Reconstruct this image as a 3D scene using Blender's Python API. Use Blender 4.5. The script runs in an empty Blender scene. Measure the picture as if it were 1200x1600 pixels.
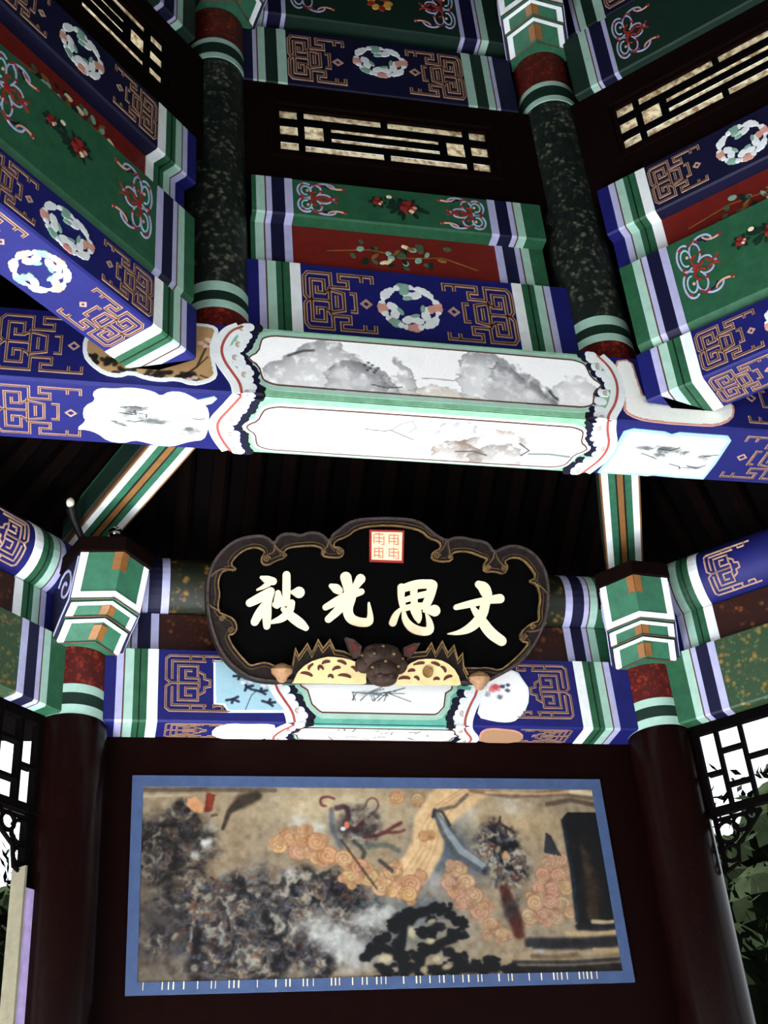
import bpy, bmesh, math, random
import numpy as np
from mathutils import Vector, Matrix
from mathutils.geometry import tessellate_polygon

scene = bpy.context.scene
# ------------------------------------------------------------------ camera
CAM = Vector((-0.9217, -1.4616, 1.6))
PITCH, YAW, ROLL, FPX = 0.5817, 0.2543, -0.0888, 2016.5
fwd = Vector((math.sin(YAW) * math.cos(PITCH), math.cos(YAW) * math.cos(PITCH), math.sin(PITCH)))
right0 = Vector((math.cos(YAW), -math.sin(YAW), 0))
up0 = right0.cross(fwd)
rgt = right0 * math.cos(ROLL) + up0 * math.sin(ROLL)
upv = -right0 * math.sin(ROLL) + up0 * math.cos(ROLL)
cam_data = bpy.data.cameras.new('camera')
cam = bpy.data.objects.new('camera', cam_data)
scene.collection.objects.link(cam)
cam.matrix_world = Matrix(((rgt.x, upv.x, -fwd.x, CAM.x), (rgt.y, upv.y, -fwd.y, CAM.y), (rgt.z, upv.z, -fwd.z, CAM.z), (0, 0, 0, 1)))
cam_data.sensor_fit = 'VERTICAL'
cam_data.sensor_height = 24.0
cam_data.lens = FPX / 1600 * 24.0
cam_data.clip_start = 0.05
scene.camera = cam

# ------------------------------------------------------------------ sky, sun, exposure
world = bpy.data.worlds.new('sky')
scene.world = world
world.use_nodes = True
bg = world.node_tree.nodes['Background']
bg.inputs['Color'].default_value = (0.86, 0.93, 1.0, 1)
bg.inputs['Strength'].default_value = 0.62
sun_data = bpy.data.lights.new('sun', 'SUN')
sun_data.energy = 60.0
sun_data.color = (0.985, 0.985, 1.0)
sun_data.angle = 0.01
sun = bpy.data.objects.new('sun', sun_data)
scene.collection.objects.link(sun)
sun.rotation_euler = Vector((0.36, -0.24, -0.90)).to_track_quat('-Z', 'Y').to_euler()
scene.view_settings.view_transform = 'Standard'
scene.view_settings.look = 'None'
scene.view_settings.exposure = 1.65
scene.view_settings.gamma = 1.0
scene.view_settings.use_curve_mapping = False

# ------------------------------------------------------------------ helpers
def lin(c):
    c = c / 255.0
    return c / 12.92 if c <= 0.04045 else ((c + 0.055) / 1.055) ** 2.4

MATS = {}
def mat(name, rgb, rough=0.62, var=0.22, scale=26.0, metal=0.0, spec=0.3, coat=0.0, bump=0.0):
    """painted wood: base colour broken up by wear noise"""
    if name in MATS:
        return MATS[name]
    m = bpy.data.materials.new(name)
    m.use_nodes = True
    nt = m.node_tree
    b = nt.nodes['Principled BSDF']
    b.inputs['Roughness'].default_value = rough
    b.inputs['Metallic'].default_value = metal
    b.inputs['Specular IOR Level'].default_value = spec
    b.inputs['Coat Weight'].default_value = coat
    b.inputs['Coat Roughness'].default_value = 0.12
    col = tuple(lin(c) for c in rgb)
    tc = nt.nodes.new('ShaderNodeTexCoord')
    no = nt.nodes.new('ShaderNodeTexNoise')
    no.inputs['Scale'].default_value = scale
    no.inputs['Detail'].default_value = 6
    no.inputs['Roughness'].default_value = 0.65
    nt.links.new(tc.outputs['Object'], no.inputs['Vector'])
    rp = nt.nodes.new('ShaderNodeValToRGB')
    rp.color_ramp.elements[0].position = 0.3
    rp.color_ramp.elements[0].color = tuple(c * (1 - var) for c in col) + (1,)
    rp.color_ramp.elements[1].position = 0.68
    rp.color_ramp.elements[1].color = tuple(min(1, c * (1 + var * 0.5)) for c in col) + (1,)
    nt.links.new(no.outputs['Fac'], rp.inputs['Fac'])
    nt.links.new(rp.outputs['Color'], b.inputs['Base Color'])
    if bump:
        bp = nt.nodes.new('ShaderNodeBump')
        bp.inputs['Strength'].default_value = bump
        bp.inputs['Distance'].default_value = 0.004
        nt.links.new(no.outputs['Fac'], bp.inputs['Height'])
        nt.links.new(bp.outputs['Normal'], b.inputs['Normal'])
    MATS[name] = m
    return m

def mottled(name, base, spots, scale, rough=0.5, lo=0.08, hi=0.2, blend=0.9):
    """base colour with small painted blossoms (voronoi cells) in up to three tints"""
    m = bpy.data.materials.new(name)
    m.use_nodes = True
    nt = m.node_tree
    b = nt.nodes['Principled BSDF']
    b.inputs['Roughness'].default_value = rough
    b.inputs['Specular IOR Level'].default_value = 0.3
    tc = nt.nodes.new('ShaderNodeTexCoord')
    last = None
    cur = nt.nodes.new('ShaderNodeRGB')
    cur.outputs[0].default_value = tuple(lin(c) for c in base) + (1,)
    cur = cur.outputs[0]
    for i, sp in enumerate(spots):
        mp = nt.nodes.new('ShaderNodeMapping')
        mp.inputs['Location'].default_value = (i * 3.1, i * 1.7, i * 2.3)
        nt.links.new(tc.outputs['Object'], mp.inputs['Vector'])
        no = nt.nodes.new('ShaderNodeTexNoise')
        no.inputs['Scale'].default_value = scale * (0.5 + 0.3 * i)
        no.inputs['Detail'].default_value = 3
        nt.links.new(mp.outputs['Vector'], no.inputs['Vector'])
        vo = nt.nodes.new('ShaderNodeTexVoronoi')
        vo.inputs['Scale'].default_value = scale * (1 + 0.5 * i)
        nt.links.new(mp.outputs['Vector'], vo.inputs['Vector'])
        r1 = nt.nodes.new('ShaderNodeMapRange')
        r1.inputs['From Min'].default_value = hi * 2
        r1.inputs['From Max'].default_value = lo * 2
        nt.links.new(vo.outputs['Distance'], r1.inputs['Value'])
        r2 = nt.nodes.new('ShaderNodeMapRange')
        r2.inputs['From Min'].default_value = 0.48
        r2.inputs['From Max'].default_value = 0.6
        nt.links.new(no.outputs['Fac'], r2.inputs['Value'])
        mu = nt.nodes.new('ShaderNodeMath')
        mu.operation = 'MULTIPLY'
        nt.links.new(r1.outputs[0], mu.inputs[0])
        nt.links.new(r2.outputs[0], mu.inputs[1])
        m2 = nt.nodes.new('ShaderNodeMath')
        m2.operation = 'MULTIPLY'
        m2.inputs[1].default_value = blend
        nt.links.new(mu.outputs[0], m2.inputs[0])
        mx = nt.nodes.new('ShaderNodeMix')
        mx.data_type = 'RGBA'
        nt.links.new(m2.outputs[0], mx.inputs['Factor'])
        nt.links.new(cur, mx.inputs['A'])
        mx.inputs['B'].default_value = tuple(lin(c) for c in sp) + (1,)
        cur = mx.outputs['Result']
    nt.links.new(cur, b.inputs['Base Color'])
    MATS[name] = m
    return m

def sd(k):
    th = k * math.pi / 4
    return Vector((math.sin(th), math.cos(th), 0)), Vector((math.cos(th), -math.sin(th), 0))

class Frame:
    def __init__(s, o, u, v, n):
        s.o, s.u, s.v, s.n = Vector(o), Vector(u), Vector(v), Vector(n)
    def p(s, a, b, h=0.0):
        return s.o + s.u * a + s.v * b + s.n * h

def face(k, r):          # inner face of a member on side k: (along, z)
    n, t = sd(k)
    return Frame(n * r, t, (0, 0, 1), -n)
def under(k, z):         # underside: (along, distance from the centre)
    n, t = sd(k)
    return Frame((0, 0, z), t, n, (0, 0, -1))

COL = scene.collection
class MB:
    def __init__(s):
        s.v, s.f, s.m = [], [], []
    def add(s, vs, fs, mi=0):
        b = len(s.v)
        s.v.extend(vs)
        s.f.extend([tuple(b + i for i in f) for f in fs])
        s.m.extend([mi] * len(fs))
    def poly(s, fr, pts, h0, h1, mi=0, holes=()):
        loops = [list(pts)] + [list(h) for h in holes]
        flat = [q for l in loops for q in l]
        n = len(flat)
        tris = tessellate_polygon([[Vector((q[0], q[1], 0)) for q in l] for l in loops])
        vs = [fr.p(q[0], q[1], h1) for q in flat] + [fr.p(q[0], q[1], h0) for q in flat]
        fs = [tuple(t) for t in tris]
        b = 0
        for l in loops:
            m = len(l)
            for i in range(m):
                j = (i + 1) % m
                fs.append((b + i, b + j, n + b + j, n + b + i))
            b += m
        s.add(vs, fs, mi)
    def disc(s, fr, c, rx, ry, h0, h1, mi=0, n=12, rot=0.0):
        cr, sr = math.cos(rot), math.sin(rot)
        pts = []
        for i in range(n):
            a = 2 * math.pi * i / n
            x, y = rx * math.cos(a), ry * math.sin(a)
            pts.append((c[0] + x * cr - y * sr, c[1] + x * sr + y * cr))
        vs = [fr.p(c[0], c[1], h1 + 0.0006)] + [fr.p(q[0], q[1], h1) for q in pts] + [fr.p(q[0], q[1], h0) for q in pts]
        fs = [(0, 1 + i, 1 + (i + 1) % n) for i in range(n)] + [(1 + i, 1 + (i + 1) % n, 1 + n + (i + 1) % n, 1 + n + i) for i in range(n)]
        s.add(vs, fs, mi)
    def ribbon(s, fr, pts, w, h0, h1, mi=0, closed=False, round_caps=False):
        P = [Vector((q[0], q[1])) for q in pts]
        W = [(q[2] if len(q) > 2 else w) / 2 for q in pts]
        n = len(P)
        if n < 2:
            return
        L, Rr = [], []
        for i in range(n):
            if closed:
                a, b = P[i] - P[i - 1], P[(i + 1) % n] - P[i]
            else:
                a = P[i] - P[i - 1] if i else P[1] - P[0]
                b = P[i + 1] - P[i] if i < n - 1 else P[-1] - P[-2]
            a = a.normalized() if a.length > 1e-9 else Vector((1, 0))
            b = b.normalized() if b.length > 1e-9 else a
            na, nb = Vector((-a.y, a.x)), Vector((-b.y, b.x))
            m = na + nb
            m = m.normalized() if m.length > 1e-6 else na
            k = 1 / max(0.55, m.dot(na))
            L.append(P[i] + m * W[i] * k)
            Rr.append(P[i] - m * W[i] * k)
        vs, fs = [], []
        for i in range(n):
            for q in (L[i], Rr[i]):
                vs.append(fr.p(q.x, q.y, h1))
                vs.append(fr.p(q.x, q.y, h0))
        rng = range(n) if closed else range(n - 1)
        for i in rng:
            a, b = 4 * i, 4 * ((i + 1) % n)
            fs += [(a, b, b + 2, a + 2), (a, a + 1, b + 1, b), (a + 2, b + 2, b + 3, a + 3)]
        if not closed:
            fs += [(0, 2, 3, 1), (4 * n - 4, 4 * n - 3, 4 * n - 1, 4 * n - 2)]
        s.add(vs, fs, mi)
        if round_caps:
            for i in (0, n - 1):
                if W[i] > 0.002:
                    s.disc(fr, P[i], W[i], W[i], h0, h1, mi, 12)
    def prism(s, prof, k, s0, s1, mi=0):
        """profile (r,z) swept along side k; s0/s1 numbers or functions of r"""
        n_, t_ = sd(k)
        n = len(prof)
        vs = []
        for e in (s0, s1):
            for r, z in prof:
                q = e(r) if callable(e) else e
                vs.append(n_ * r + t_ * q + Vector((0, 0, z)))
        fs = [tuple(range(n)), tuple(range(2 * n - 1, n - 1, -1))]
        fs += [(i, i + n, (i + 1) % n + n, (i + 1) % n) for i in range(n)]
        s.add(vs, fs, mi)
    def box(s, c, hx, hy, hz, ax=None, mi=0):
        ax = ax or (Vector((1, 0, 0)), Vector((0, 1, 0)), Vector((0, 0, 1)))
        c = Vector(c)
        vs = [c + ax[0] * (hx * a) + ax[1] * (hy * b) + ax[2] * (hz * d) for a in (-1, 1) for b in (-1, 1) for d in (-1, 1)]
        s.add(vs, [(0, 1, 3, 2), (4, 6, 7, 5), (0, 4, 5, 1), (2, 3, 7, 6), (0, 2, 6, 4), (1, 5, 7, 3)], mi)
    def lathe(s, c, prof, n=24, mi=0, ax=None):
        ax = ax or (Vector((1, 0, 0)), Vector((0, 1, 0)), Vector((0, 0, 1)))
        c = Vector(c)
        m = len(prof)
        vs = []
        for r, z in prof:
            for i in range(n):
                a = 2 * math.pi * i / n
                vs.append(c + ax[0] * (r * math.cos(a)) + ax[1] * (r * math.sin(a)) + ax[2] * z)
        fs = [(j * n + i, j * n + (i + 1) % n, (j + 1) * n + (i + 1) % n, (j + 1) * n + i) for j in range(m - 1) for i in range(n)]
        fs += [tuple(range(n - 1, -1, -1)), tuple(range((m - 1) * n, m * n))]
        s.add(vs, fs, mi)
    def tube(s, pts, r, n=8, mi=0):
        P = [Vector(q[:3]) for q in pts]
        R = [(q[3] if len(q) > 3 else r) for q in pts]
        vs = []
        for i, q in enumerate(P):
            d = (P[min(i + 1, len(P) - 1)] - P[max(i - 1, 0)]).normalized()
            a = d.cross(Vector((0.3, 0.2, 1))).normalized()
            b = d.cross(a)
            for j in range(n):
                t = 2 * math.pi * j / n
                vs.append(q + (a * math.cos(t) + b * math.sin(t)) * R[i])
        fs = [(i * n + j, i * n + (j + 1) % n, (i + 1) * n + (j + 1) % n, (i + 1) * n + j) for i in range(len(P) - 1) for j in range(n)]
        fs += [tuple(range(n - 1, -1, -1)), tuple(range((len(P) - 1) * n, len(P) * n))]
        s.add(vs, fs, mi)
    def ellipsoid(s, c, rx, ry, rz, ax=None, mi=0, nu=16, nv=10):
        prof = []
        ax = ax or (Vector((1, 0, 0)), Vector((0, 1, 0)), Vector((0, 0, 1)))
        c = Vector(c)
        vs = [c + ax[2] * -rz]
        for j in range(1, nv):
            ph = -math.pi / 2 + math.pi * j / nv
            for i in range(nu):
                a = 2 * math.pi * i / nu
                vs.append(c + ax[0] * (rx * math.cos(ph) * math.cos(a)) + ax[1] * (ry * math.cos(ph) * math.sin(a)) + ax[2] * (rz * math.sin(ph)))
        vs.append(c + ax[2] * rz)
        e = len(vs) - 1
        fs = [(0, 1 + (i + 1) % nu, 1 + i) for i in range(nu)]
        for j in range(nv - 2):
            b = 1 + j * nu
            fs += [(b + i, b + (i + 1) % nu, b + nu + (i + 1) % nu, b + nu + i) for i in range(nu)]
        b = 1 + (nv - 2) * nu
        fs += [(b + i, b + (i + 1) % nu, e) for i in range(nu)]
        s.add(vs, fs, mi)
    def build(s, name, mats, parent=None, smooth=False, label=None):
        if not isinstance(mats, (list, tuple)):
            mats = [mats]
        off = parent_world(parent)
        me = bpy.data.meshes.new(name)
        me.from_pydata([tuple(q - off) for q in s.v], [], s.f)
        for m in mats:
            me.materials.append(m)
        me.polygons.foreach_set('material_index', s.m)
        bm = bmesh.new()
        bm.from_mesh(me)
        bmesh.ops.recalc_face_normals(bm, faces=bm.faces)
        bm.to_mesh(me)
        bm.free()
        if smooth:
            me.polygons.foreach_set('use_smooth', [True] * len(me.polygons))
            try:
                me.set_sharp_from_angle(angle=math.radians(40))
            except Exception:
                pass
        me.update()
        ob = bpy.data.objects.new(name, me)
        COL.objects.link(ob)
        ob.parent = parent
        if label:
            ob['label'] = label
        return ob

WORLD_LOC = {}
def parent_world(o):
    v = Vector((0, 0, 0))
    while o is not None:
        v += Vector(o.location)
        o = o.parent
    return v

def thing(name, label, cat, loc, group=None):
    o = bpy.data.objects.new(name, None)
    o.empty_display_size = 0.05
    COL.objects.link(o)
    o.location = loc
    o['label'] = label
    o['category'] = cat
    if group:
        o['group'] = group
    return o

def structure(o):
    o['kind'] = 'structure'
    return o

# ------------------------------------------------------------------ 2-D painting in sheet coordinates
def vnoise(x, y, seed):
    rs = np.random.RandomState(seed)
    g = rs.rand(64, 64)
    xi, yi = np.floor(x).astype(int), np.floor(y).astype(int)
    fx, fy = x - xi, y - yi
    fx, fy = fx * fx * (3 - 2 * fx), fy * fy * (3 - 2 * fy)
    a, b = g[yi % 64, xi % 64], g[yi % 64, (xi + 1) % 64]
    c, d = g[(yi + 1) % 64, xi % 64], g[(yi + 1) % 64, (xi + 1) % 64]
    return (a * (1 - fx) + b * fx) * (1 - fy) + (c * (1 - fx) + d * fx) * fy
def fbm(x, y, seed, octv=5):
    t, amp, tot = 0, 1, 0
    for i in range(octv):
        t = t + amp * vnoise(x * 2 ** i, y * 2 ** i, seed + i)
        tot += amp
        amp *= 0.55
    return t / tot
def sstep(a, b, x):
    t = np.clip((x - a) / (b - a), 0, 1)
    return t * t * (3 - 2 * t)
class Sheet:
    def __init__(s, X, Y, base):
        s.X, s.Y = X, Y
        s.c = np.ones(X.shape + (3,)) * np.array(base, float)
    def wash(s, alpha, rgb):
        a = np.clip(alpha, 0, 1)[..., None]
        s.c = s.c * (1 - a) + np.array(rgb, float) * a
    def blob(s, x, y, rx, ry, rgb, op=1.0, soft=0.5, rot=0.0, rough=0.0, seed=1):
        cr, sr = math.cos(rot), math.sin(rot)
        dx, dy = s.X - x, s.Y - y
        d = np.sqrt(((dx * cr + dy * sr) / rx) ** 2 + ((-dx * sr + dy * cr) / ry) ** 2)
        if rough:
            d = d + rough * (fbm(s.X / rx * 2.5 + seed, s.Y / ry * 2.5, seed, 4) - 0.5) * 2
        s.wash(op * (1 - sstep(1 - soft, 1 + soft * 0.2, d)), rgb)
    def line(s, pts, w, rgb, op=1.0, soft=0.5):
        D = np.full(s.X.shape, 1e9)
        for a, b in zip(pts[:-1], pts[1:]):
            ax, ay, bx, by = a[0], a[1], b[0], b[1]
            wa, wb = (a[2] if len(a) > 2 else w), (b[2] if len(b) > 2 else w)
            L = max((bx - ax) ** 2 + (by - ay) ** 2, 1e-9)
            t = np.clip(((s.X - ax) * (bx - ax) + (s.Y - ay) * (by - ay)) / L, 0, 1)
            d = np.hypot(s.X - ax - t * (bx - ax), s.Y - ay - t * (by - ay)) / np.maximum((wa + (wb - wa) * t) / 2, 1e-6)
            D = np.minimum(D, d)
        s.wash(op * (1 - sstep(1 - soft, 1 + soft, D)), rgb)
    def polygon(s, pts, rgb, op=1.0):
        s.wash(op * inside(pts, s.X, s.Y), rgb)

def inside(pts, X, Y):
    r = np.zeros(X.shape, bool)
    j = len(pts) - 1
    for i in range(len(pts)):
        xi, yi, xj, yj = pts[i][0], pts[i][1], pts[j][0], pts[j][1]
        if yi != yj:
            r ^= ((yi > Y) != (yj > Y)) & (X < (xj - xi) * (Y - yi) / (yj - yi) + xi)
        j = i
    return r.astype(float)

def canvas_material(rough=0.6, coat=0.0):
    key = 'hand_painted_sheet_%d_%d' % (rough * 100, coat * 100)
    if key in MATS:
        return MATS[key]
    m = bpy.data.materials.new(key)
    m.use_nodes = True
    nt = m.node_tree
    b = nt.nodes['Principled BSDF']
    b.inputs['Roughness'].default_value = rough
    b.inputs['Specular IOR Level'].default_value = 0.25
    b.inputs['Coat Weight'].default_value = coat
    at = nt.nodes.new('ShaderNodeAttribute')
    at.attribute_name = 'paint'
    tc = nt.nodes.new('ShaderNodeTexCoord')
    no = nt.nodes.new('ShaderNodeTexNoise')
    no.inputs['Scale'].default_value = 160
    no.inputs['Detail'].default_value = 4
    nt.links.new(tc.outputs['Object'], no.inputs['Vector'])
    mr = nt.nodes.new('ShaderNodeMapRange')
    mr.inputs['To Min'].default_value = 0.86
    mr.inputs['To Max'].default_value = 1.1
    nt.links.new(no.outputs['Fac'], mr.inputs['Value'])
    mx = nt.nodes.new('ShaderNodeVectorMath')
    mx.operation = 'SCALE'
    nt.links.new(at.outputs['Color'], mx.inputs[0])
    nt.links.new(mr.outputs[0], mx.inputs['Scale'])
    nt.links.new(mx.outputs[0], b.inputs['Base Color'])
    MATS[key] = m
    return m

def canvas(name, fr, bounds, nx, ny, painter, parent, h=0.003, mask=None, label=None, coat=0.0):
    """a painted sheet: a fine grid whose colour attribute is computed by painter(X, Y)"""
    u0, u1, v0, v1 = bounds
    us, vs = np.linspace(u0, u1, nx), np.linspace(v0, v1, ny)
    X, Y = np.meshgrid(us, vs)
    rgb = np.clip(painter(X, Y), 0, 255) / 255.0
    rgb = np.where(rgb <= 0.04045, rgb / 12.92, ((rgb + 0.055) / 1.055) ** 2.4)
    off = parent_world(parent)
    o, U, V, N = (np.array(q) for q in (fr.o - off + fr.n * h, fr.u, fr.v, fr.n))
    co = o + X[..., None] * U + Y[..., None] * V
    co = co.reshape(-1, 3)
    idx = np.arange(nx * ny).reshape(ny, nx)
    q = np.stack([idx[:-1, :-1], idx[:-1, 1:], idx[1:, 1:], idx[1:, :-1]], -1).reshape(-1, 4)
    if mask is not None:
        cx = (X[:-1, :-1] + X[1:, 1:]).ravel() / 2
        cy = (Y[:-1, :-1] + Y[1:, 1:]).ravel() / 2
        q = q[inside(mask, cx, cy) > 0]
    used = np.zeros(nx * ny, bool)
    used[q.ravel()] = True
    remap = np.cumsum(used) - 1
    q = remap[q]
    co, col = co[used], rgb.reshape(-1, 3)[used]
    if np.dot(np.cross(U, V), N) < 0:
        q = q[:, ::-1]
    me = bpy.data.meshes.new(name)
    me.vertices.add(len(co))
    me.vertices.foreach_set('co', co.ravel())
    me.loops.add(q.size)
    me.loops.foreach_set('vertex_index', q.ravel().astype(np.int32))
    me.polygons.add(len(q))
    me.polygons.foreach_set('loop_start', np.arange(0, q.size, 4, dtype=np.int32))
    at = me.attributes.new('paint', 'FLOAT_COLOR', 'POINT')
    at.data.foreach_set('color', np.concatenate([col, np.ones((len(col), 1))], 1).astype(np.float32).ravel())
    me.materials.append(canvas_material(coat=coat))
    me.update()
    me.validate()
    ob = bpy.data.objects.new(name, me)
    COL.objects.link(ob)
    ob.parent = parent
    if label:
        ob['label'] = label
    return ob

# ------------------------------------------------------------------ paints
BLUE = mat('ultramarine_paint', (17, 20, 92))
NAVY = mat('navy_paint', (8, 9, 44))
LILAC = mat('lilac_white_paint', (170, 170, 204), var=0.12)
WHITE = mat('chalk_white_paint', (226, 230, 230), var=0.1)
PALE = mat('pale_green_paint', (158, 192, 176), var=0.12)
GREEN = mat('malachite_green_paint', (34, 84, 56), var=0.3)
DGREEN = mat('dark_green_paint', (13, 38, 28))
BROWN = mat('brown_line_paint', (84, 52, 40))
BLACK = mat('black_line_paint', (12, 12, 14))
TAN = mat('gilt_line_paint', (172, 138, 118), rough=0.5)
GOLD = mat('old_gold_paint', (74, 44, 18), rough=0.45, metal=0.2)
RED = mat('cinnabar_red_paint', (80, 14, 9))
BRIGHT_RED = mat('scarlet_paint', (140, 38, 30))
PINK = mat('pink_paint', (206, 150, 134), var=0.15)
MINT = mat('mint_paint', (128, 168, 150), var=0.2)
LEAF = mat('leaf_green_paint', (66, 82, 58))
CREAM = mat('cream_paint', (226, 210, 172), var=0.12)
SKY = mat('pale_blue_paint', (150, 186, 200), var=0.15)
OCHRE = mat('ochre_paint', (126, 88, 44), var=0.2)
DARKRED = mat('dark_red_lacquer', (16, 4, 3), rough=0.5, spec=0.03)
LACQUER = mat('column_lacquer', (17, 5, 4), rough=0.25, spec=0.1, scale=8)
DARKWOOD = mat('near_black_wood', (6, 4, 4), rough=0.9, spec=0.02)  # one even near-black tone
FRAMEWOOD = mat('dark_frame_wood', (16, 6, 5), rough=0.7, spec=0.03)
T = math.tan(math.pi / 8)
RO, RI = 2.4, 1.513

# ------------------------------------------------------------------ large structure
FLOORSTONE = mat('pale_stone_paving', (185, 188, 193), rough=0.8, scale=6)
GROUND = mat('grey_gravel_ground', (48, 49, 48), rough=0.9, scale=3)
m = MB()
m.lathe((0, 0, -0.12), [(3.0 / math.cos(math.pi / 8), 0), (3.0 / math.cos(math.pi / 8), 0.12)], 8,
        ax=(Vector((math.cos(math.pi / 8), math.sin(math.pi / 8), 0)), Vector((-math.sin(math.pi / 8), math.cos(math.pi / 8), 0)), Vector((0, 0, 1))))
structure(m.build('floor', FLOORSTONE))
m = MB()
m.box((0, 0, -0.2), 30, 30, 0.05)
structure(m.build('ground', GROUND))

# wall under the front lintel (carries the mural)
m = MB()
m.prism([(2.47, 0), (2.56, 0), (2.56, 3.345), (2.47, 3.345)], 0, -0.98, 0.98)
structure(m.build('wall_back', DARKRED))
# clerestory drum with a window opening on the three sides that show
m = MB()
for k in range(8):
    kk = k if k < 4 else k - 8
    w = 1.58 * T
    n_, t_ = sd(kk)
    fr = Frame(n_ * 1.58, t_, (0, 0, 1), -n_)
    outer = [(-w, 4.16), (w, 4.16), (w, 6.5), (-w, 6.5)]
    hole = [[(-0.44, 5.02), (-0.44, 5.33), (0.44, 5.33), (0.44, 5.02)]] if kk in (-1, 0, 1) else []
    m.poly(fr, outer, -0.03, 0.0, 0, hole)
structure(m.build('wall_drum', DARKWOOD))
# upper roof and lower skirt roof
m = MB()
for k in range(8):
    n_, t_ = sd(k)
    a = [n_ * 2.1 + t_ * (2.1 * T) * q + Vector((0, 0, 6.05)) for q in (-1, 1)]
    ap = Vector((0, 0, 7.6))
    b = [q + Vector((0, 0, 0.08)) for q in a]
    m.add(a + [ap] + b + [ap + Vector((0, 0, 0.1))], [(0, 1, 2), (3, 5, 4), (0, 3, 4, 1)])
structure(m.build('ceiling_upper', DARKWOOD))
def roof_z(r):
    return 4.60 - (r - 1.56) * 0.62
m = MB()
for k in range(8):
    n_, t_ = sd(k)
    q = []
    for r in (1.565, 3.2):
        for sg in (-1, 1):
            q.append(n_ * r + t_ * (r * T * sg) + Vector((0, 0, roof_z(r) + 0.06)))
    up = [v + Vector((0, 0, 0.05)) for v in q]
    m.add(q + up, [(0, 1, 3, 2), (4, 6, 7, 5), (0, 4, 5, 1), (2, 3, 7, 6)])
skirt = structure(m.build('ceiling', DARKWOOD))
RAFTER = mat('rafter_dark_red', (9, 4, 3), rough=0.9, spec=0.02)
for k, ss in ((0, np.arange(-0.9, 0.91, 0.12)), (-1, np.arange(0.1, 0.91, 0.13)), (1, np.arange(-0.9, 0.0, 0.13))):
    n_, t_ = sd(k)
    for s_ in ss:
        m = MB()
        r0 = max(1.6, abs(s_) / T)
        pts = [n_ * r + t_ * float(s_) + Vector((0, 0, roof_z(r) + 0.028)) for r in (r0, 3.15)]
        m.tube(pts, 0.03, 8)
        m.build('rafter', RAFTER, skirt, smooth=True)
# plain lintels that close the sides behind the photographer's view
m = MB()
for k in (2, 3, 4, 5, 6):
    m.prism([(2.36, 3.35), (2.5, 3.35), (2.5, 3.98), (2.36, 3.98)], k, -2.36 * T, 2.36 * T)
structure(m.build('trim_1', DARKRED))

# ------------------------------------------------------------------ ornament vocabulary
T1 = [('w', .034), ('g', .044), ('p', .028), ('r', .005), ('l', .022), ('b', None)]
T2 = [('l', .026), ('n', .043), ('l', .018), ('r', .005), ('p', .028), ('g', None)]
T1_SHADE = [('p', .034), ('d', .044), ('p', .026), ('r', .005), ('l', .014), ('n', None)]  # T1 in darker tones, standing in for shade higher up
T2_SHADE = [('l', .016), ('n', .05), ('l', .012), ('r', .005), ('p', .028), ('d', None)]  # T2 darkened the same way
SM = {'w': WHITE, 'g': GREEN, 'p': PALE, 'r': BROWN, 'l': LILAC, 'b': BLUE, 'n': NAVY, 'k': BLACK, 'd': DGREEN}
SK = list(SM)
SML = [SM[q] for q in SK]

def rect_prof(r0, r1, z0, z1, d=0.0, ch=0.006):
    r0, z0 = r0 - d, z0 - d
    return [(r0, z1), (r0, z0 + ch), (r0 + ch, z0), (r1, z0), (r1, z1)]
def round_prof(rc, zc, R, n=20):
    return [(rc + R * math.cos(2 * math.pi * i / n), zc + R * math.sin(2 * math.pi * i / n)) for i in range(n)]

def end_bands(root, prof, k, start, sgn, bands, lim, hair=True):
    """painted stripes from the field edge outwards; prof(d) gives the profile swollen by d"""
    m = MB()
    a = start
    for c, w in bands:
        if w is None:
            e0, e1 = a, lim
        else:
            e0, e1 = a, a + sgn * w
        d = 0.0022
        if sgn > 0:
            m.prism(prof(d), k, e0, e1, SK.index(c))
        else:
            m.prism(prof(d), k, e1, e0, SK.index(c))
        if c == 'g' and w and hair:
            mid = a + sgn * w * 0.55
            m.prism(prof(d + .0012), k, mid - .002, mid + .002, SK.index('k'))
        if w is None:
            break
        a = e1
    return m.build('end_band', SML, root)

FRET = [
    [(13.5, 8.5), (13.5, 9.6), (6.9, 9.6), (6.9, 8.5), (8.6, 8.5), (8.6, 7.4), (5.2, 7.4), (5.2, 9.6), (.7, 9.6), (0, 8.9), (0, 5.7), (.7, 5)],
    [(11.4, 9.6), (11.4, 8.6)],
    [(1.3, 5), (1.3, 8.4), (3.8, 8.4), (3.8, 6.3), (2.4, 6.3), (2.4, 7.4)],
    [(4.9, 7.3), (4.9, 6.9), (7.6, 6.4), (7.6, 5)], [(6.2, 6.0), (6.2, 5)], [(3.8, 6.3), (4.9, 6.9)], [(4.9, 6.9), (4.9, 5)], [(.7, 5), (4.9, 5)],
    [(8.8, 6.5), (9.9, 6.5), (9.9, 5)]]
FRET2 = [
    [(10.5, 9.5), (.6, 9.5), (0, 9), (0, 5.6), (.8, 5)], [(9.2, 9.5), (9.2, 8.6), (7.8, 8.6), (7.8, 9.0)], [(1, 5.6), (1, 8.6), (6.6, 8.6)], [(4, 8.6), (4, 9.5)], [(6.2, 9.5), (6.2, 8.6)],
    [(2, 5.2), (2, 7.8), (5.2, 7.8), (5.2, 5.8), (3.2, 5.8), (3.2, 7), (4.3, 7)], [(.8, 5), (5.4, 5)], [(5.4, 6.9), (6.3, 6.4), (6.3, 5.7), (7.2, 5.5), (7.2, 5)], [(5.4, 5.8), (5.4, 5)]]
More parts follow.
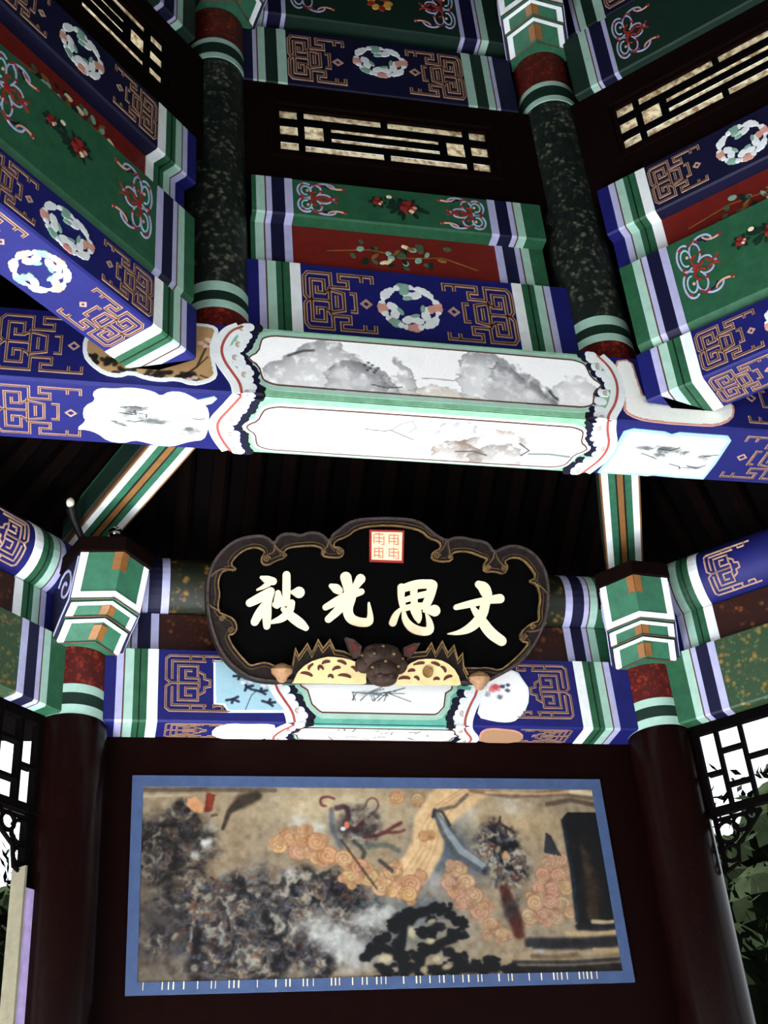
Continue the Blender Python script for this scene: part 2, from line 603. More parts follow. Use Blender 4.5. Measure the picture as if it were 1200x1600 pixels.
def fret(root, fr, x0, x1, y0, y1, lw=0.0125, pat=FRET, dot=True):
    m = MB()
    sx, sy = (x1 - x0) / 14.0, (y1 - y0) / 10.0
    for pl in pat:
        for fl in ((False,) if all(b == 5 for a, b in pl) else (False, True)):
            q = [(x0 + sx * a, y0 + sy * ((10 - b) if fl else b)) for a, b in pl]
            m.ribbon(fr, q, lw, 0, .0022, 0)
            m.ribbon(fr, q, lw * .38, 0, .0030, 1)
    if dot:
        c = (x0 + sx * 12.0, y0 + sy * 5)
        d = abs(sy) * .62
        q = [(c[0] - d, c[1]), (c[0], c[1] - d), (c[0] + d, c[1]), (c[0], c[1] + d)]
        m.ribbon(fr, q, lw * .6, 0, .0022, 0, closed=True)
    return m.build('fret_ornament', [TAN, GOLD], root)

def roundel(root, fr, c, rx, ry, seed=0):
    """ring of cloud and lotus heads with four sprays turned inwards"""
    rr = random.Random(seed)
    m = MB()
    mats = [WHITE, PINK, MINT]
    def at(d, a):
        return (c[0] + rx * d * math.cos(a), c[1] + ry * d * math.sin(a))
    ring = [at(.88, 2 * math.pi * i / 40) for i in range(40)]
    m.ribbon(fr, ring, rx * .10, 0, .0022, 0, closed=True)
    for g, a0 in enumerate((.1, .95, 1.75, 2.5, 3.3, 4.05, 4.75, 5.5)):
        tint = (1, 0, 2, 0, 1, 2, 1, 0)[g]
        for j, da in enumerate((-.24, -.08, .09, .25)):
            b = rx * (.11, .15, .16, .11)[j] * rr.uniform(.9, 1.15)
            m.disc(fr, at(.90, a0 + da), b, b * ry / rx, 0, .0028 + .0002 * j, (0, tint, tint, 0)[j], 10)
    for a0, cl in ((1.45, 2), (3.45, 0), (5.9, 1), (4.75, 0)):
        for j, (dr, da, sx, sy) in enumerate(((.64, -.30, .15, .12), (.52, .0, .27, .14), (.66, .34, .16, .13), (.40, .28, .16, .08))):
            m.disc(fr, at(dr, a0 + da), rx * sx, ry * sy, 0, .0036 + .0003 * j, (0, 0, cl, 2)[j], 12, a0 + 1.57 + da)
    return m.build('flower_roundel', mats, root)

def arc(cx, cy, rx, ry, a0, a1, n=12):
    return [(cx + rx * math.cos(math.radians(a0 + (a1 - a0) * i / n)), cy + ry * math.sin(math.radians(a0 + (a1 - a0) * i / n))) for i in range(n + 1)]

def scroll_end(root, fr, x0, x1, y0, y1):
    """curling grass scroll painted at the end of a green field"""
    m = MB()
    sx, sy = (x1 - x0) / 10.0, (y1 - y0) / 10.0
    mats = [LILAC, BRIGHT_RED, SKY, PINK, NAVY]
    for fl in (1, -1):
        def g(p):
            return [(x0 + sx * a, y0 + sy * (5 + fl * (b - 5))) for a, b in p]
        for mi, w, h, pts in (
            (0, .006, .0022, arc(1.6, 7.3, 1.5, 2.3, 60, 300)), (2, .005, .0026, arc(1.7, 7.3, .9, 1.4, 20, 280)),
            (0, .005, .0028, arc(3.6, 7.6, 1.0, 1.5, -60, 200)), (1, .007, .0030, arc(3.7, 6.2, 1.1, .9, 100, 330)),
            (0, .006, .0024, arc(5.4, 8.8, 1.8, 1.1, 150, -10)), (3, .005, .0030, arc(7.6, 9.6, 1.9, 1.0, 190, 320)),
            (4, .006, .0022, arc(4.6, 8.4, 1.5, .9, 150, 10)), (0, .005, .0024, arc(5.0, 5.6, 1.3, .8, 160, 10)),
            (1, .007, .0026, arc(6.4, 6.0, 1.2, .7, 200, 340)), (1, .006, .0032, [(2.9, 8.9), (3.8, 9.5), (4.6, 9.2)])):
            m.ribbon(fr, g(pts), w, 0, h, mi, round_caps=True)
        for a, b, r, mi in ((1.0, 8.9, .006, 1), (.9, 5.4, .006, 1), (3.0, 5.2, .007, 1), (4.6, 7.2, .006, 1), (2.0, 7.3, .005, 3), (8.9, 8.8, .006, 1), (6.9, 5.0, .005, 0)):
            p = g([(a, b)])[0]
            m.disc(fr, p, r, r, 0, .0036, mi, 8)
    return m.build('scroll_ornament', mats, root)

def peony(root, fr, c, sc, seed):
    rr = random.Random(seed)
    m = MB()
    mats = [DGREEN, BRIGHT_RED, CREAM, RED, PINK]
    for i in range(16):
        a, d = rr.uniform(0, 6.28), rr.uniform(.5, 1.15)
        m.disc(fr, (c[0] + sc * d * 1.2 * math.cos(a), c[1] + sc * d * .8 * math.sin(a)), sc * .36, sc * .16, 0, .002 + i * .0001, 0, 8, a)
    for ox, oy, r in ((.15, 0, .55), (-1.9, .25, .32)):
        for i in range(9):
            a = i * .698
            m.disc(fr, (c[0] + sc * (ox + r * .6 * math.cos(a)), c[1] + sc * (oy + r * .6 * math.sin(a))), sc * r * .5, sc * r * .4, 0, .0042 + i * .0001, (1, 3, 1)[i % 3], 9, a)
        m.disc(fr, (c[0] + sc * (ox + .35 * r), c[1] + sc * (oy - .7 * r)), sc * r * .36, sc * r * .3, 0, .0054, 2, 9)
        m.disc(fr, (c[0] + sc * (ox + .8 * r), c[1] + sc * (oy - .1 * r)), sc * r * .3, sc * r * .26, 0, .0054, 4, 9)
        for i in range(6):
            a = i * 1.05
            m.disc(fr, (c[0] + sc * (ox + r * 1.25 * math.cos(a)), c[1] + sc * (oy + r * 1.1 * math.sin(a))), sc * .3 * r / .4, sc * .13, 0, .0021 + i * .0001, 0, 8, a)
    m.disc(fr, (c[0] - sc * 1.15, c[1] + sc * .75), sc * .3, sc * .2, 0, .0024, 0, 8)
    m.disc(fr, (c[0] - sc * 1.1, c[1] + sc * .8), sc * .2, sc * .16, 0, .004, 2, 9)
    return m.build('painted_peony', mats, root)

def spray(root, fr, c, w, h, seed, n=26):
    """leaves and buds painted on a red board"""
    rr = random.Random(seed)
    m = MB()
    mats = [LEAF, DGREEN, CREAM, OCHRE, MINT]
    stem = [(c[0] - w * .95, c[1] - h * .1), (c[0] - w * .4, c[1] + h * .25), (c[0] + w * .1, c[1] - h * .1), (c[0] + w * .55, c[1] + h * .15), (c[0] + w, c[1] - h * .5)]
    m.ribbon(fr, stem, .0035, 0, .0016, 3)
    for i in range(n):
        x, y = c[0] + w * rr.uniform(-.75, .75) * rr.uniform(.5, 1), c[1] + h * rr.uniform(-.85, .85)
        q = rr.choice([0, 0, 0, 1, 1, 4, 4])
        m.disc(fr, (x, y), rr.uniform(.010, .016), rr.uniform(.007, .011), 0, .002 + i * .00012, q, 9, rr.uniform(0, 3))
    for i in range(7):
        x, y = c[0] + w * rr.uniform(-.6, .7), c[1] + h * rr.uniform(-.7, .7)
        m.disc(fr, (x, y), .016, .006, 0, .0055 + i * .0001, 2 if i % 2 else 3, 9, rr.uniform(-1, 1))
    return m.build('painted_flower_spray', mats, root)

def member(name, label, cat, k, rect, s0, s1, body_mat, bands, fc, fh, lims=None, hair=True, group=None, ch=.006):
    """a painted beam, rail or board on side k with painted end bands round its field"""
    r0, r1, z0, z1 = rect
    n_, t_ = sd(k)
    root = thing(name, label, cat, n_ * ((r0 + r1) / 2) + Vector((0, 0, z0)), group)
    m = MB()
    m.prism(rect_prof(*rect, 0, ch), k, s0, s1)
    m.build('body', body_mat, root)
    prof = lambda d: rect_prof(r0, r1, z0, z1, d, ch)
    la, lb = lims or (s0, s1)
    if bands:
        end_bands(root, prof, k, fc + fh, 1, bands, lb, hair)
        end_bands(root, prof, k, fc - fh, -1, bands, la, hair)
    return root

# ------------------------------------------------------------------ the long landscape beam
def smooth_closed(pts, it=2):
    for _ in range(it):
        q = []
        n = len(pts)
        for i in range(n):
            a, b = pts[i], pts[(i + 1) % n]
            q.append((a[0] * .75 + b[0] * .25, a[1] * .75 + b[1] * .25))
            q.append((a[0] * .25 + b[0] * .75, a[1] * .25 + b[1] * .75))
        pts = q
    return pts
def smooth_open(pts, it=2):
    for _ in range(it):
        q = [pts[0]]
        for a, b in zip(pts[:-1], pts[1:]):
            q.append(tuple(x * .75 + y * .25 for x, y in zip(a, b)))
            q.append(tuple(x * .25 + y * .75 for x, y in zip(a, b)))
        q.append(pts[-1])
        pts = q
    return pts
def inset(pts, d):
    """move a closed outline inwards by d"""
    n = len(pts)
    area = sum(pts[i][0] * pts[(i + 1) % n][1] - pts[(i + 1) % n][0] * pts[i][1] for i in range(n))
    sg = 1 if area > 0 else -1
    out = []
    for i in range(n):
        a = Vector(pts[i]) - Vector(pts[i - 1])
        b = Vector(pts[(i + 1) % n]) - Vector(pts[i])
        nn = Vector((-(a.y + b.y), a.x + b.x))
        nn = nn.normalized() if nn.length > 1e-9 else Vector((0, 0))
        out.append((pts[i][0] + sg * nn.x * d, pts[i][1] + sg * nn.y * d))
    return out

def lobed(a, b, y0, y1, e=.075):
    """long panel with lobed ends between a and b, y0..y1"""
    h = y1 - y0
    half = [(0, .5), (.12, .40), (.30, .34), (.34, .22), (.42, .10), (.66, .03), (1.0, 0)]
    left = [(a + e * x, y0 + h * y) for x, y in reversed(half)] + [(a + e * x, y0 + h * (1 - y)) for x, y in half[1:]]
    right = [(b - e * x, y0 + h * (1 - y)) for x, y in reversed(half)] + [(b - e * x, y0 + h * y) for x, y in half[1:]]
    return left[:] + right

def panel(root, fr, outline, bounds, res, painter, border=.013, h=.004, label=None, pale=PALE, name='painted_panel'):
    m = MB()
    m.poly(fr, outline, 0, h * .6, 0)
    pan = m.build(name, [pale], root, label=label)
    m = MB()
    edge = inset(outline, border)
    m.ribbon(fr, edge, .0045, 0, h + .0008, 0, closed=True)
    m.build('outline', [BROWN], pan)
    canvas('picture', fr, bounds, res[0], res[1], painter, pan, h=h, mask=inset(outline, border * .9))
    return pan

def ridge(S, pts, tone, op, seed, fall=42.0):
    """an ink-wash mountain under the ridge line pts"""
    xs, ys = [q[0] for q in pts], [q[1] for q in pts]
    r = np.interp(S.X + (fbm(S.X / 40, S.Y / 25, seed + 9, 3) - .5) * 50, xs, ys, left=-99, right=-99) + (fbm(S.X / 14, S.Y / 60, seed, 3) - .5) * 14
    d = r - S.Y
    n = fbm(S.X / 22, S.Y / 22, seed + 5, 5)
    al = sstep(0, 5, d) * (.25 + .75 * np.exp(-np.clip(d, 0, 400) / fall)) * sstep(.30, .68, n + .12)
    S.wash(op * .82 * al, tone)
    S.wash(op * .6 * sstep(-3, 0, d) * (1 - sstep(0, 5, d)) * sstep(.35, .6, n), (70, 70, 72))
def landscape_a(X, Y):
    sx, sy = (X + .55) / 1.1, (Y - 3.905) / .253
    S = Sheet(sx * 1000, sy * 230, (253, 252, 250))
    S.wash((fbm(sx * 26, sy * 6, 3) - .5) * .3, (212, 212, 208))
    ridge(S, [(800, 60), (850, 110), (890, 150), (930, 150), (1000, 80)], (150, 150, 150), .55, 31, 60)
    ridge(S, [(380, 85), (402, 150), (414, 165), (428, 145), (450, 80)], (118, 118, 120), .85, 12, 70)
    ridge(S, [(30, 90), (80, 118), (150, 180), (205, 205), (255, 196), (300, 158), (350, 118), (400, 70)], (112, 112, 114), .9, 21)
    ridge(S, [(200, 90), (250, 140), (300, 140), (345, 110), (380, 60)], (84, 84, 88), .85, 25, 30)
    ridge(S, [(566, 50), (578, 165), (600, 205), (680, 203), (740, 168), (800, 112), (856, 50)], (108, 108, 112), .9, 41)
    ridge(S, [(650, 120), (690, 175), (740, 150), (800, 100), (840, 60)], (80, 80, 84), .8, 45, 30)
    ridge(S, [(430, 55), (500, 75), (560, 62), (620, 45)], (160, 146, 112), .7, 51, 30)
    for x, y in ((316, 128), (326, 136), (336, 128), (330, 118), (345, 112), (352, 120), (340, 104), (322, 110)):
        S.blob(x, y, 6, 5, (34, 34, 36), .8, .7)
    S.line([(110, 140), (150, 160), (178, 164)], 8, (52, 52, 54), .8, .8)
    S.line([(330, 62), (372, 54), (412, 60)], 4, (60, 60, 62), .8)
    S.line([(470, 96), (500, 98), (560, 96)], 3, (110, 104, 90), .7)
    S.line([(828, 84), (836, 70), (848, 56)], 7, (40, 40, 42), .8)
    S.blob(250, 92, 30, 26, (236, 234, 228), .8, .8)
    S.blob(640, 110, 30, 60, (236, 236, 232), .75, .9)
    S.blob(770, 66, 26, 24, (236, 234, 230), .8, .7)
    return S.c
def landscape_b(X, Y):
    sx, sy = (X + .55) / 1.1, 1 - (Y - 1.379) / .267
    S = Sheet(sx * 1000, sy * 230, (240, 240, 236))
    S.wash((fbm(sx * 30, sy * 7, 9) - .52) * .25, (205, 205, 205))
    ridge(S, [(520, 150), (560, 196), (610, 190), (640, 150)], (92, 94, 98), .9, 61, 50)
    ridge(S, [(530, 60), (560, 105), (620, 110), (680, 70)], (84, 66, 52), .95, 63, 40)
    ridge(S, [(600, 110), (650, 140), (700, 165), (740, 160), (800, 120)], (96, 78, 64), .9, 65, 26)
    ridge(S, [(640, 50), (690, 100), (760, 110), (800, 60)], (90, 84, 78), .9, 67, 60)
    S.line([(330, 130), (380, 126), (400, 132), (470, 98)], 4, (40, 38, 36), .9)
    S.line([(400, 132), (420, 160), (450, 176), (466, 150), (450, 128)], 4, (86, 84, 84), .8)
    for i in range(6):
        S.blob(120 + i * 22, 122 - (i % 2) * 4, 12, 7, (120, 120, 120), .7, .8)
    S.line([(770, 112), (806, 84), (790, 62)], 6, (52, 52, 56), .9)
    S.line([(810, 70), (870, 74), (930, 68)], 9, (70, 84, 82), .8, .9)
    S.line([(600, 60), (650, 66), (690, 52)], 6, (60, 54, 50), .8)
    return S.c

bb = thing('landscape_beam', 'long white painted beam with ink mountain landscapes crossing the room', 'beam', (0, RI, 3.905))
YB0, YB1, ZB0, ZB1 = 1.3794, 1.646, 3.905, 4.158
m = MB()
m.prism(rect_prof(YB0, YB1, ZB0, ZB1, 0, .008), 0, -1.84, 1.84)
m.build('body', BLUE, bb)
FB, UB = face(0, YB0), under(0, ZB0)
# green ground of the middle section, wavy towards its ends
EDL_F = [(-.522, 4.157), (-.539, 4.147), (-.529, 4.115), (-.552, 4.076), (-.569, 4.056), (-.552, 4.029), (-.528, 3.988), (-.531, 3.97), (-.519, 3.919), (-.524, 3.906)]
EDL_U = [(-.524, 1.381), (-.532, 1.42), (-.545, 1.46), (-.557, 1.5), (-.576, 1.525), (-.54, 1.572), (-.545, 1.601), (-.523, 1.645)]
EDR_F = [(.498, 4.157), (.51, 4.093), (.549, 4.053), (.502, 3.992), (.485, 3.923), (.487, 3.906)]
EDR_U = [(.487, 1.381), (.494, 1.426), (.51, 1.481), (.55, 1.526), (.507, 1.599), (.498, 1.645)]
RDL_F = [(-.56, 4.157), (-.593, 4.138), (-.615, 4.098), (-.624, 4.058), (-.613, 4.016), (-.591, 3.979), (-.57, 3.942), (-.566, 3.906)]
RDL_U = [(-.566, 1.381), (-.591, 1.44), (-.62, 1.502), (-.619, 1.543), (-.6, 1.593), (-.569, 1.645)]
RDR_F = [(.541, 4.157), (.576, 4.113), (.59, 4.044), (.571, 3.974), (.536, 3.922), (.533, 3.906)]
RDR_U = [(.533, 1.381), (.548, 1.428), (.579, 1.49), (.58, 1.565), (.545, 1.645)]
m = MB()
m.poly(FB, RDL_F + RDR_F[::-1], 0, .0012)
m.poly(UB, RDL_U + RDR_U[::-1], 0, .0012)
LGREEN = mat('faded_green_paint', (132, 186, 148), var=0.3)
m.build('middle_ground', LGREEN, bb)
panel(bb, FB, smooth_closed(lobed(-.565, .555, 3.925, 4.15, .11), 1), (-.565, .555, 3.92, 4.156), (420, 90), landscape_a, border=.019, label='ink mountain landscape on white ground')
panel(bb, UB, smooth_closed(lobed(-.55, .53, 1.405, 1.64, .11), 1), (-.56, .54, 1.40, 1.645), (420, 90), landscape_b, label='pale river landscape on white ground', pale=WHITE)
def scroll_border(root, parts, sgn):
    """scalloped cloud border between the middle panel and a beam end"""
    m = MB()
    mats = [WHITE, mat('rose_line_paint', (168, 76, 66)), CREAM, BLACK, NAVY, OCHRE]
    for fr, red, edge in parts:
        red = smooth_open(red, 2)
        edge = smooth_open(edge, 1)
        # white outer lip, red line, white inner lip
        m.ribbon(fr, [(x + sgn * .012, y) for x, y in red], .030, 0, .0030, 0)
        m.ribbon(fr, red, .008, 0, .0042, 1)
        m.ribbon(fr, [(x - sgn * .012, y) for x, y in red], .018, 0, .0036, 0)
        n = len(edge)
        for j in range(n):
            x, y = edge[j]
            q = 1.0 + .25 * math.sin(j * 2.1)
            m.disc(fr, (x - sgn * .007, y), .016 * q, .017, 0, .0020 + .00001 * j, 3, 12)
            m.disc(fr, (x + sgn * .001, y), .014 * q, .016, 0, .0024 + .00001 * j, 4, 12)
            m.disc(fr, (x + sgn * .017, y), .014 * q, .015, 0, .0030 + .00001 * j, 0, 12)
            m.disc(fr, (x + sgn * .028, y), .015, .014, 0, .0033, 0, 10)
        for j in range(2, n - 1, 4):
            x, y = edge[j]
            m.ribbon(fr, arc(x + sgn * .028, y, .007, .009, 40, 300, 9), .0018, 0, .0046, 5)
            m.ribbon(fr, arc(x + sgn * .029, y, .003, .004, 0, 330, 7), .0014, 0, .0046, 5)
    return m.build('scroll_border', mats, root)
scroll_border(bb, ((FB, RDL_F, EDL_F), (UB, RDL_U, EDL_U)), -1)
scroll_border(bb, ((FB, RDR_F, EDR_F), (UB, RDR_U, EDR_U)), 1)

def blossom_tan(X, Y):
    S = Sheet((X + 1.02) / .41 * 400, (Y - 3.92) / .24 * 240, (176, 140, 96))
    S.wash((fbm(S.X / 30, S.Y / 30, 5) - .45) * .6, (140, 104, 66))
    S.line([(260, 10), (320, 70), (340, 130), (352, 160)], 6, (40, 26, 20), .9)
    S.line([(320, 70), (350, 110)], 4, (40, 26, 20), .9)
    S.line([(330, 40), (395, 15)], 5, (40, 26, 20), .9)
    rr = random.Random(4)
    for i in range(60):
        x = rr.uniform(30, 320)
        S.blob(x, 30 + rr.uniform(-14, 14) + (40 if x < 100 else 0), 13, 9, (24, 20, 16), .85, .5, rr.uniform(0, 3))
    for x, y in ((345, 150), (360, 165), (350, 175), (330, 160), (300, 22), (315, 30), (130, 60)):
        S.blob(x, y, 12, 9, (226, 190, 176), .9, .5)
    return S.c
def wash_white(seed, dark=.5):
    def f(X, Y):
        S = Sheet((X - X.min()) / .4 * 400, (Y - Y.min()) / .26 * 260, (240, 240, 232))
        S.wash((fbm(S.X / 40, S.Y / 40, seed) - .5) * .5, (200, 202, 200))
        rr = random.Random(seed)
        for i in range(9):
            S.blob(rr.uniform(90, 320), rr.uniform(80, 180), rr.uniform(20, 50), rr.uniform(10, 28), (70, 74, 74), dark * rr.uniform(.5, 1), .8, rr.uniform(-.5, .5), rough=.7, seed=i + seed)
        for i in range(5):
            x, y = rr.uniform(90, 320), rr.uniform(80, 170)
            S.line([(x, y), (x + rr.uniform(20, 50), y + rr.uniform(-12, 12)), (x + rr.uniform(40, 70), y + rr.uniform(-25, 25))], 5, (36, 38, 40), dark)
        return S.c
    return f
def cartouche(root, fr, outline, painter, res, rim=WHITE, h=.004, label=None, rimw=.012):
    m = MB()
    m.poly(fr, outline, 0, h * .7)
    c = m.build('cartouche', [rim], root, label=label)
    xs, ys = [p[0] for p in outline], [p[1] for p in outline]
    canvas('picture', fr, (min(xs), max(xs), min(ys), max(ys)), res[0], res[1], painter, c, h=h, mask=inset(outline, rimw))
    return c
TANP = smooth_closed([(-1.011, 4.06), (-1.008, 4.002), (-.986, 3.969), (-.948, 3.938), (-.906, 3.932), (-.875, 3.949), (-.833, 3.932), (-.79, 3.928), (-.748, 3.938), (-.705, 3.922), (-.662, 3.935), (-.632, 3.96), (-.638, 4.0), (-.647, 4.06), (-.638, 4.1), (-.628, 4.138), (-.65, 4.155), (-.70, 4.156), (-.98, 4.156)], 1)
cartouche(bb, FB, TANP, blossom_tan, (150, 90), label='tan leaf shaped panel with plum blossom')
CLOUD = smooth_closed([(-1.019, 1.59), (-.99, 1.546), (-1.001, 1.524), (-.997, 1.48), (-.966, 1.45), (-.977, 1.417), (-.957, 1.394), (-.915, 1.393), (-.884, 1.384), (-.848, 1.384), (-.81, 1.393), (-.788, 1.412), (-.768, 1.388), (-.731, 1.386), (-.703, 1.403), (-.668, 1.43), (-.65, 1.46), (-.645, 1.52), (-.645, 1.56), (-.652, 1.6), (-.686, 1.61), (-.707, 1.621), (-.739, 1.642), (-.784, 1.643), (-.824, 1.629), (-.852, 1.623), (-.884, 1.642), (-.929, 1.635), (-.957, 1.601), (-.99, 1.586)], 1)
cartouche(bb, UB, CLOUD, wash_white(11, .95), (140, 90), label='white cloud shaped panel')
m = MB()
m.poly(UB, [(-.691, 1.419), (-.655, 1.402), (-.641, 1.395), (-.632, 1.404), (-.645, 1.427), (-.667, 1.439)], 0, .003)
m.build('cloud_tip', [PALE], bb)
GOURD = [(.60, 1.425), (.626, 1.407), (.732, 1.412), (.757, 1.423), (.778, 1.41), (.938, 1.41), (.959, 1.433), (.962, 1.56), (.957, 1.643), (.863, 1.643), (.781, 1.638), (.763, 1.644), (.713, 1.643), (.593, 1.643), (.604, 1.529)]
cartouche(bb, UB, GOURD, wash_white(23, .9), (150, 90), rim=SKY, label='white scroll shaped panel with ink sketch')
HAT = smooth_closed([(.588, 4.14), (.655, 4.155), (.66, 4.075), (.668, 3.995), (.764, 3.984), (.871, 3.985), (.929, 4.0), (.953, 4.015), (.968, 3.99), (.948, 3.94), (.888, 3.91), (.827, 3.907), (.697, 3.907), (.628, 3.915), (.59, 3.94), (.595, 3.975), (.606, 4.051)], 1)
cartouche(bb, FB, HAT, wash_white(31, .3), (130, 80), rim=PINK, label='white hat shaped panel', rimw=.007)
for sg in (-1, 1):
    fret(bb, FB, sg * 1.235, sg * 1.0, 3.93, 4.14, .008)
    fret(bb, UB, sg * 1.235, sg * 1.0, 1.40, 1.63, .008)
# ------------------------------------------------------------------ inner ring: three visible sides
PLACE = {-1: 'left', 0: 'middle', 1: 'right'}
def mit(sg, d=.003):
    return lambda r: sg * (r * T - d)
def upto_beam(sg):       # the slanting beams butt against the face of the long beam
    return lambda r: sg * min(1.3794 / math.cos(math.pi / 4) - r - .0015, .435 if sg > 0 else .49)
FC = {-1: -.055, 0: -.01, 1: .005}
RED_BOARD = mat('oxblood_board_paint', (104, 22, 14), var=.25)

# front side
a = member('blue_architrave', 'blue beam with gilt key frets and pale flower roundel above the landscape beam', 'beam', 0, (1.47, 1.56, 4.160, 4.526), -.535, .53, BLUE, T1, -.012, .35, hair=True)
fr = face(0, 1.47)
fret(a, fr, -.352, -.125, 4.25, 4.502)
fret(a, fr, .328, .095, 4.25, 4.502)
roundel(a, fr, (-.015, 4.378), .102, .096, 3)
a = member('red_board', 'dark red board with painted leaf sprays under the middle green rail', 'board', 0, (1.488, 1.55, 4.527, 4.713), -.515, .48, RED_BOARD, T2, -.035, .345)
spray(a, face(0, 1.488), (-.02, 4.62), .26, .065, 5)
a = member('green_rail', 'green rail with red peony and curling scrolls under the middle lattice window', 'rail', 0, (1.441, 1.56, 4.714, 4.88), -.515, .48, GREEN, T2, -.045, .335)
fr = face(0, 1.441)
scroll_end(a, fr, -.365, -.19, 4.727, 4.872)
scroll_end(a, fr, .275, .10, 4.727, 4.872)
peony(a, fr, (.0, 4.80), .05, 2)
# the two slanting sides
for k in (-1, 1):
    pl, c = PLACE[k], FC[k]
    s0, s1 = (-.62, upto_beam(1)) if k < 0 else (upto_beam(-1), .62)
    a = member('blue_crossbeam', 'bright blue beam with frets and roundels butting against the %s end of the landscape beam' % pl, 'beam', k, (1.426, 1.6, 3.97, 4.15), s0, s1, BLUE, T1, c, .315)
    fr, fu = face(k, 1.426), under(k, 3.97)
    for f_, y0, y1 in ((fr, 3.985, 4.135), (fu, 1.44, 1.588)):
        fret(a, f_, c - .305, c - .115, y0, y1, .0085)
        fret(a, f_, c + .305, c + .115, y0, y1, .0085)
    roundel(a, fr, (c - .01, 4.058), .09, .066, 8 + k)
    roundel(a, fu, (c - .01, 1.513), .078, .07, 18 + k)
    a = member('green_architrave', 'deep green beam with scrolls and small flowers above the %s blue beam' % pl, 'beam', k, (1.432, 1.56, 4.162, 4.519), c - .485, c + .485, GREEN, T2, c, .32, ch=.03)
    fr = face(k, 1.432)
    scroll_end(a, fr, c - .30, c - .13, 4.26, 4.50)
    scroll_end(a, fr, c + .30, c + .13, 4.26, 4.50)
    peony(a, fr, (c - .0, 4.39), .05, 30 + k)
    a = member('red_board', 'dark red board with ochre painted sprays on the %s side' % pl, 'board', k, (1.488, 1.55, 4.52, 4.689), c - .5, c + .5, RED_BOARD, T1, c, .325)
    spray(a, face(k, 1.488), (c, 4.605), .26, .055, 40 + k)
    a = member('blue_rail', 'blue rail, darkened to navy as if shaded, with roundel under the %s lattice window' % pl, 'rail', k, (1.441, 1.56, 4.69, 4.90), c - .5, c + .5, NAVY, T1, c, .325)  # navy body imitates shade on a blue rail
    fr = face(k, 1.441)
    fret(a, fr, c - .315, c - .13, 4.71, 4.885, .0085)
    fret(a, fr, c + .315, c + .13, 4.71, 4.885, .0085)
    roundel(a, fr, (c, 4.797), .085, .08, 50 + k)

# clerestory lattice windows
PAPER = bpy.data.materials.new('window_paper')
PAPER.use_nodes = True
nt = PAPER.node_tree
nt.nodes.clear()
out = nt.nodes.new('ShaderNodeOutputMaterial')
mixs = nt.nodes.new('ShaderNodeMixShader')
mixs.inputs[0].default_value = .6
df, tl = nt.nodes.new('ShaderNodeBsdfDiffuse'), nt.nodes.new('ShaderNodeBsdfTranslucent')
tc, no, rp = nt.nodes.new('ShaderNodeTexCoord'), nt.nodes.new('ShaderNodeTexNoise'), nt.nodes.new('ShaderNodeValToRGB')
no.inputs['Scale'].default_value = 45
no.inputs['Detail'].default_value = 5
rp.color_ramp.elements[0].position, rp.color_ramp.elements[1].position = .35, .6
rp.color_ramp.elements[0].color = (lin(150), lin(116), lin(80), 1)
rp.color_ramp.elements[1].color = (lin(240), lin(222), lin(182), 1)
nt.links.new(tc.outputs['Object'], no.inputs['Vector'])
nt.links.new(no.outputs['Fac'], rp.inputs['Fac'])
for q in (df, tl):
    nt.links.new(rp.outputs['Color'], q.inputs['Color'])
nt.links.new(df.outputs[0], mixs.inputs[1])
nt.links.new(tl.outputs[0], mixs.inputs[2])
nt.links.new(mixs.outputs[0], out.inputs['Surface'])
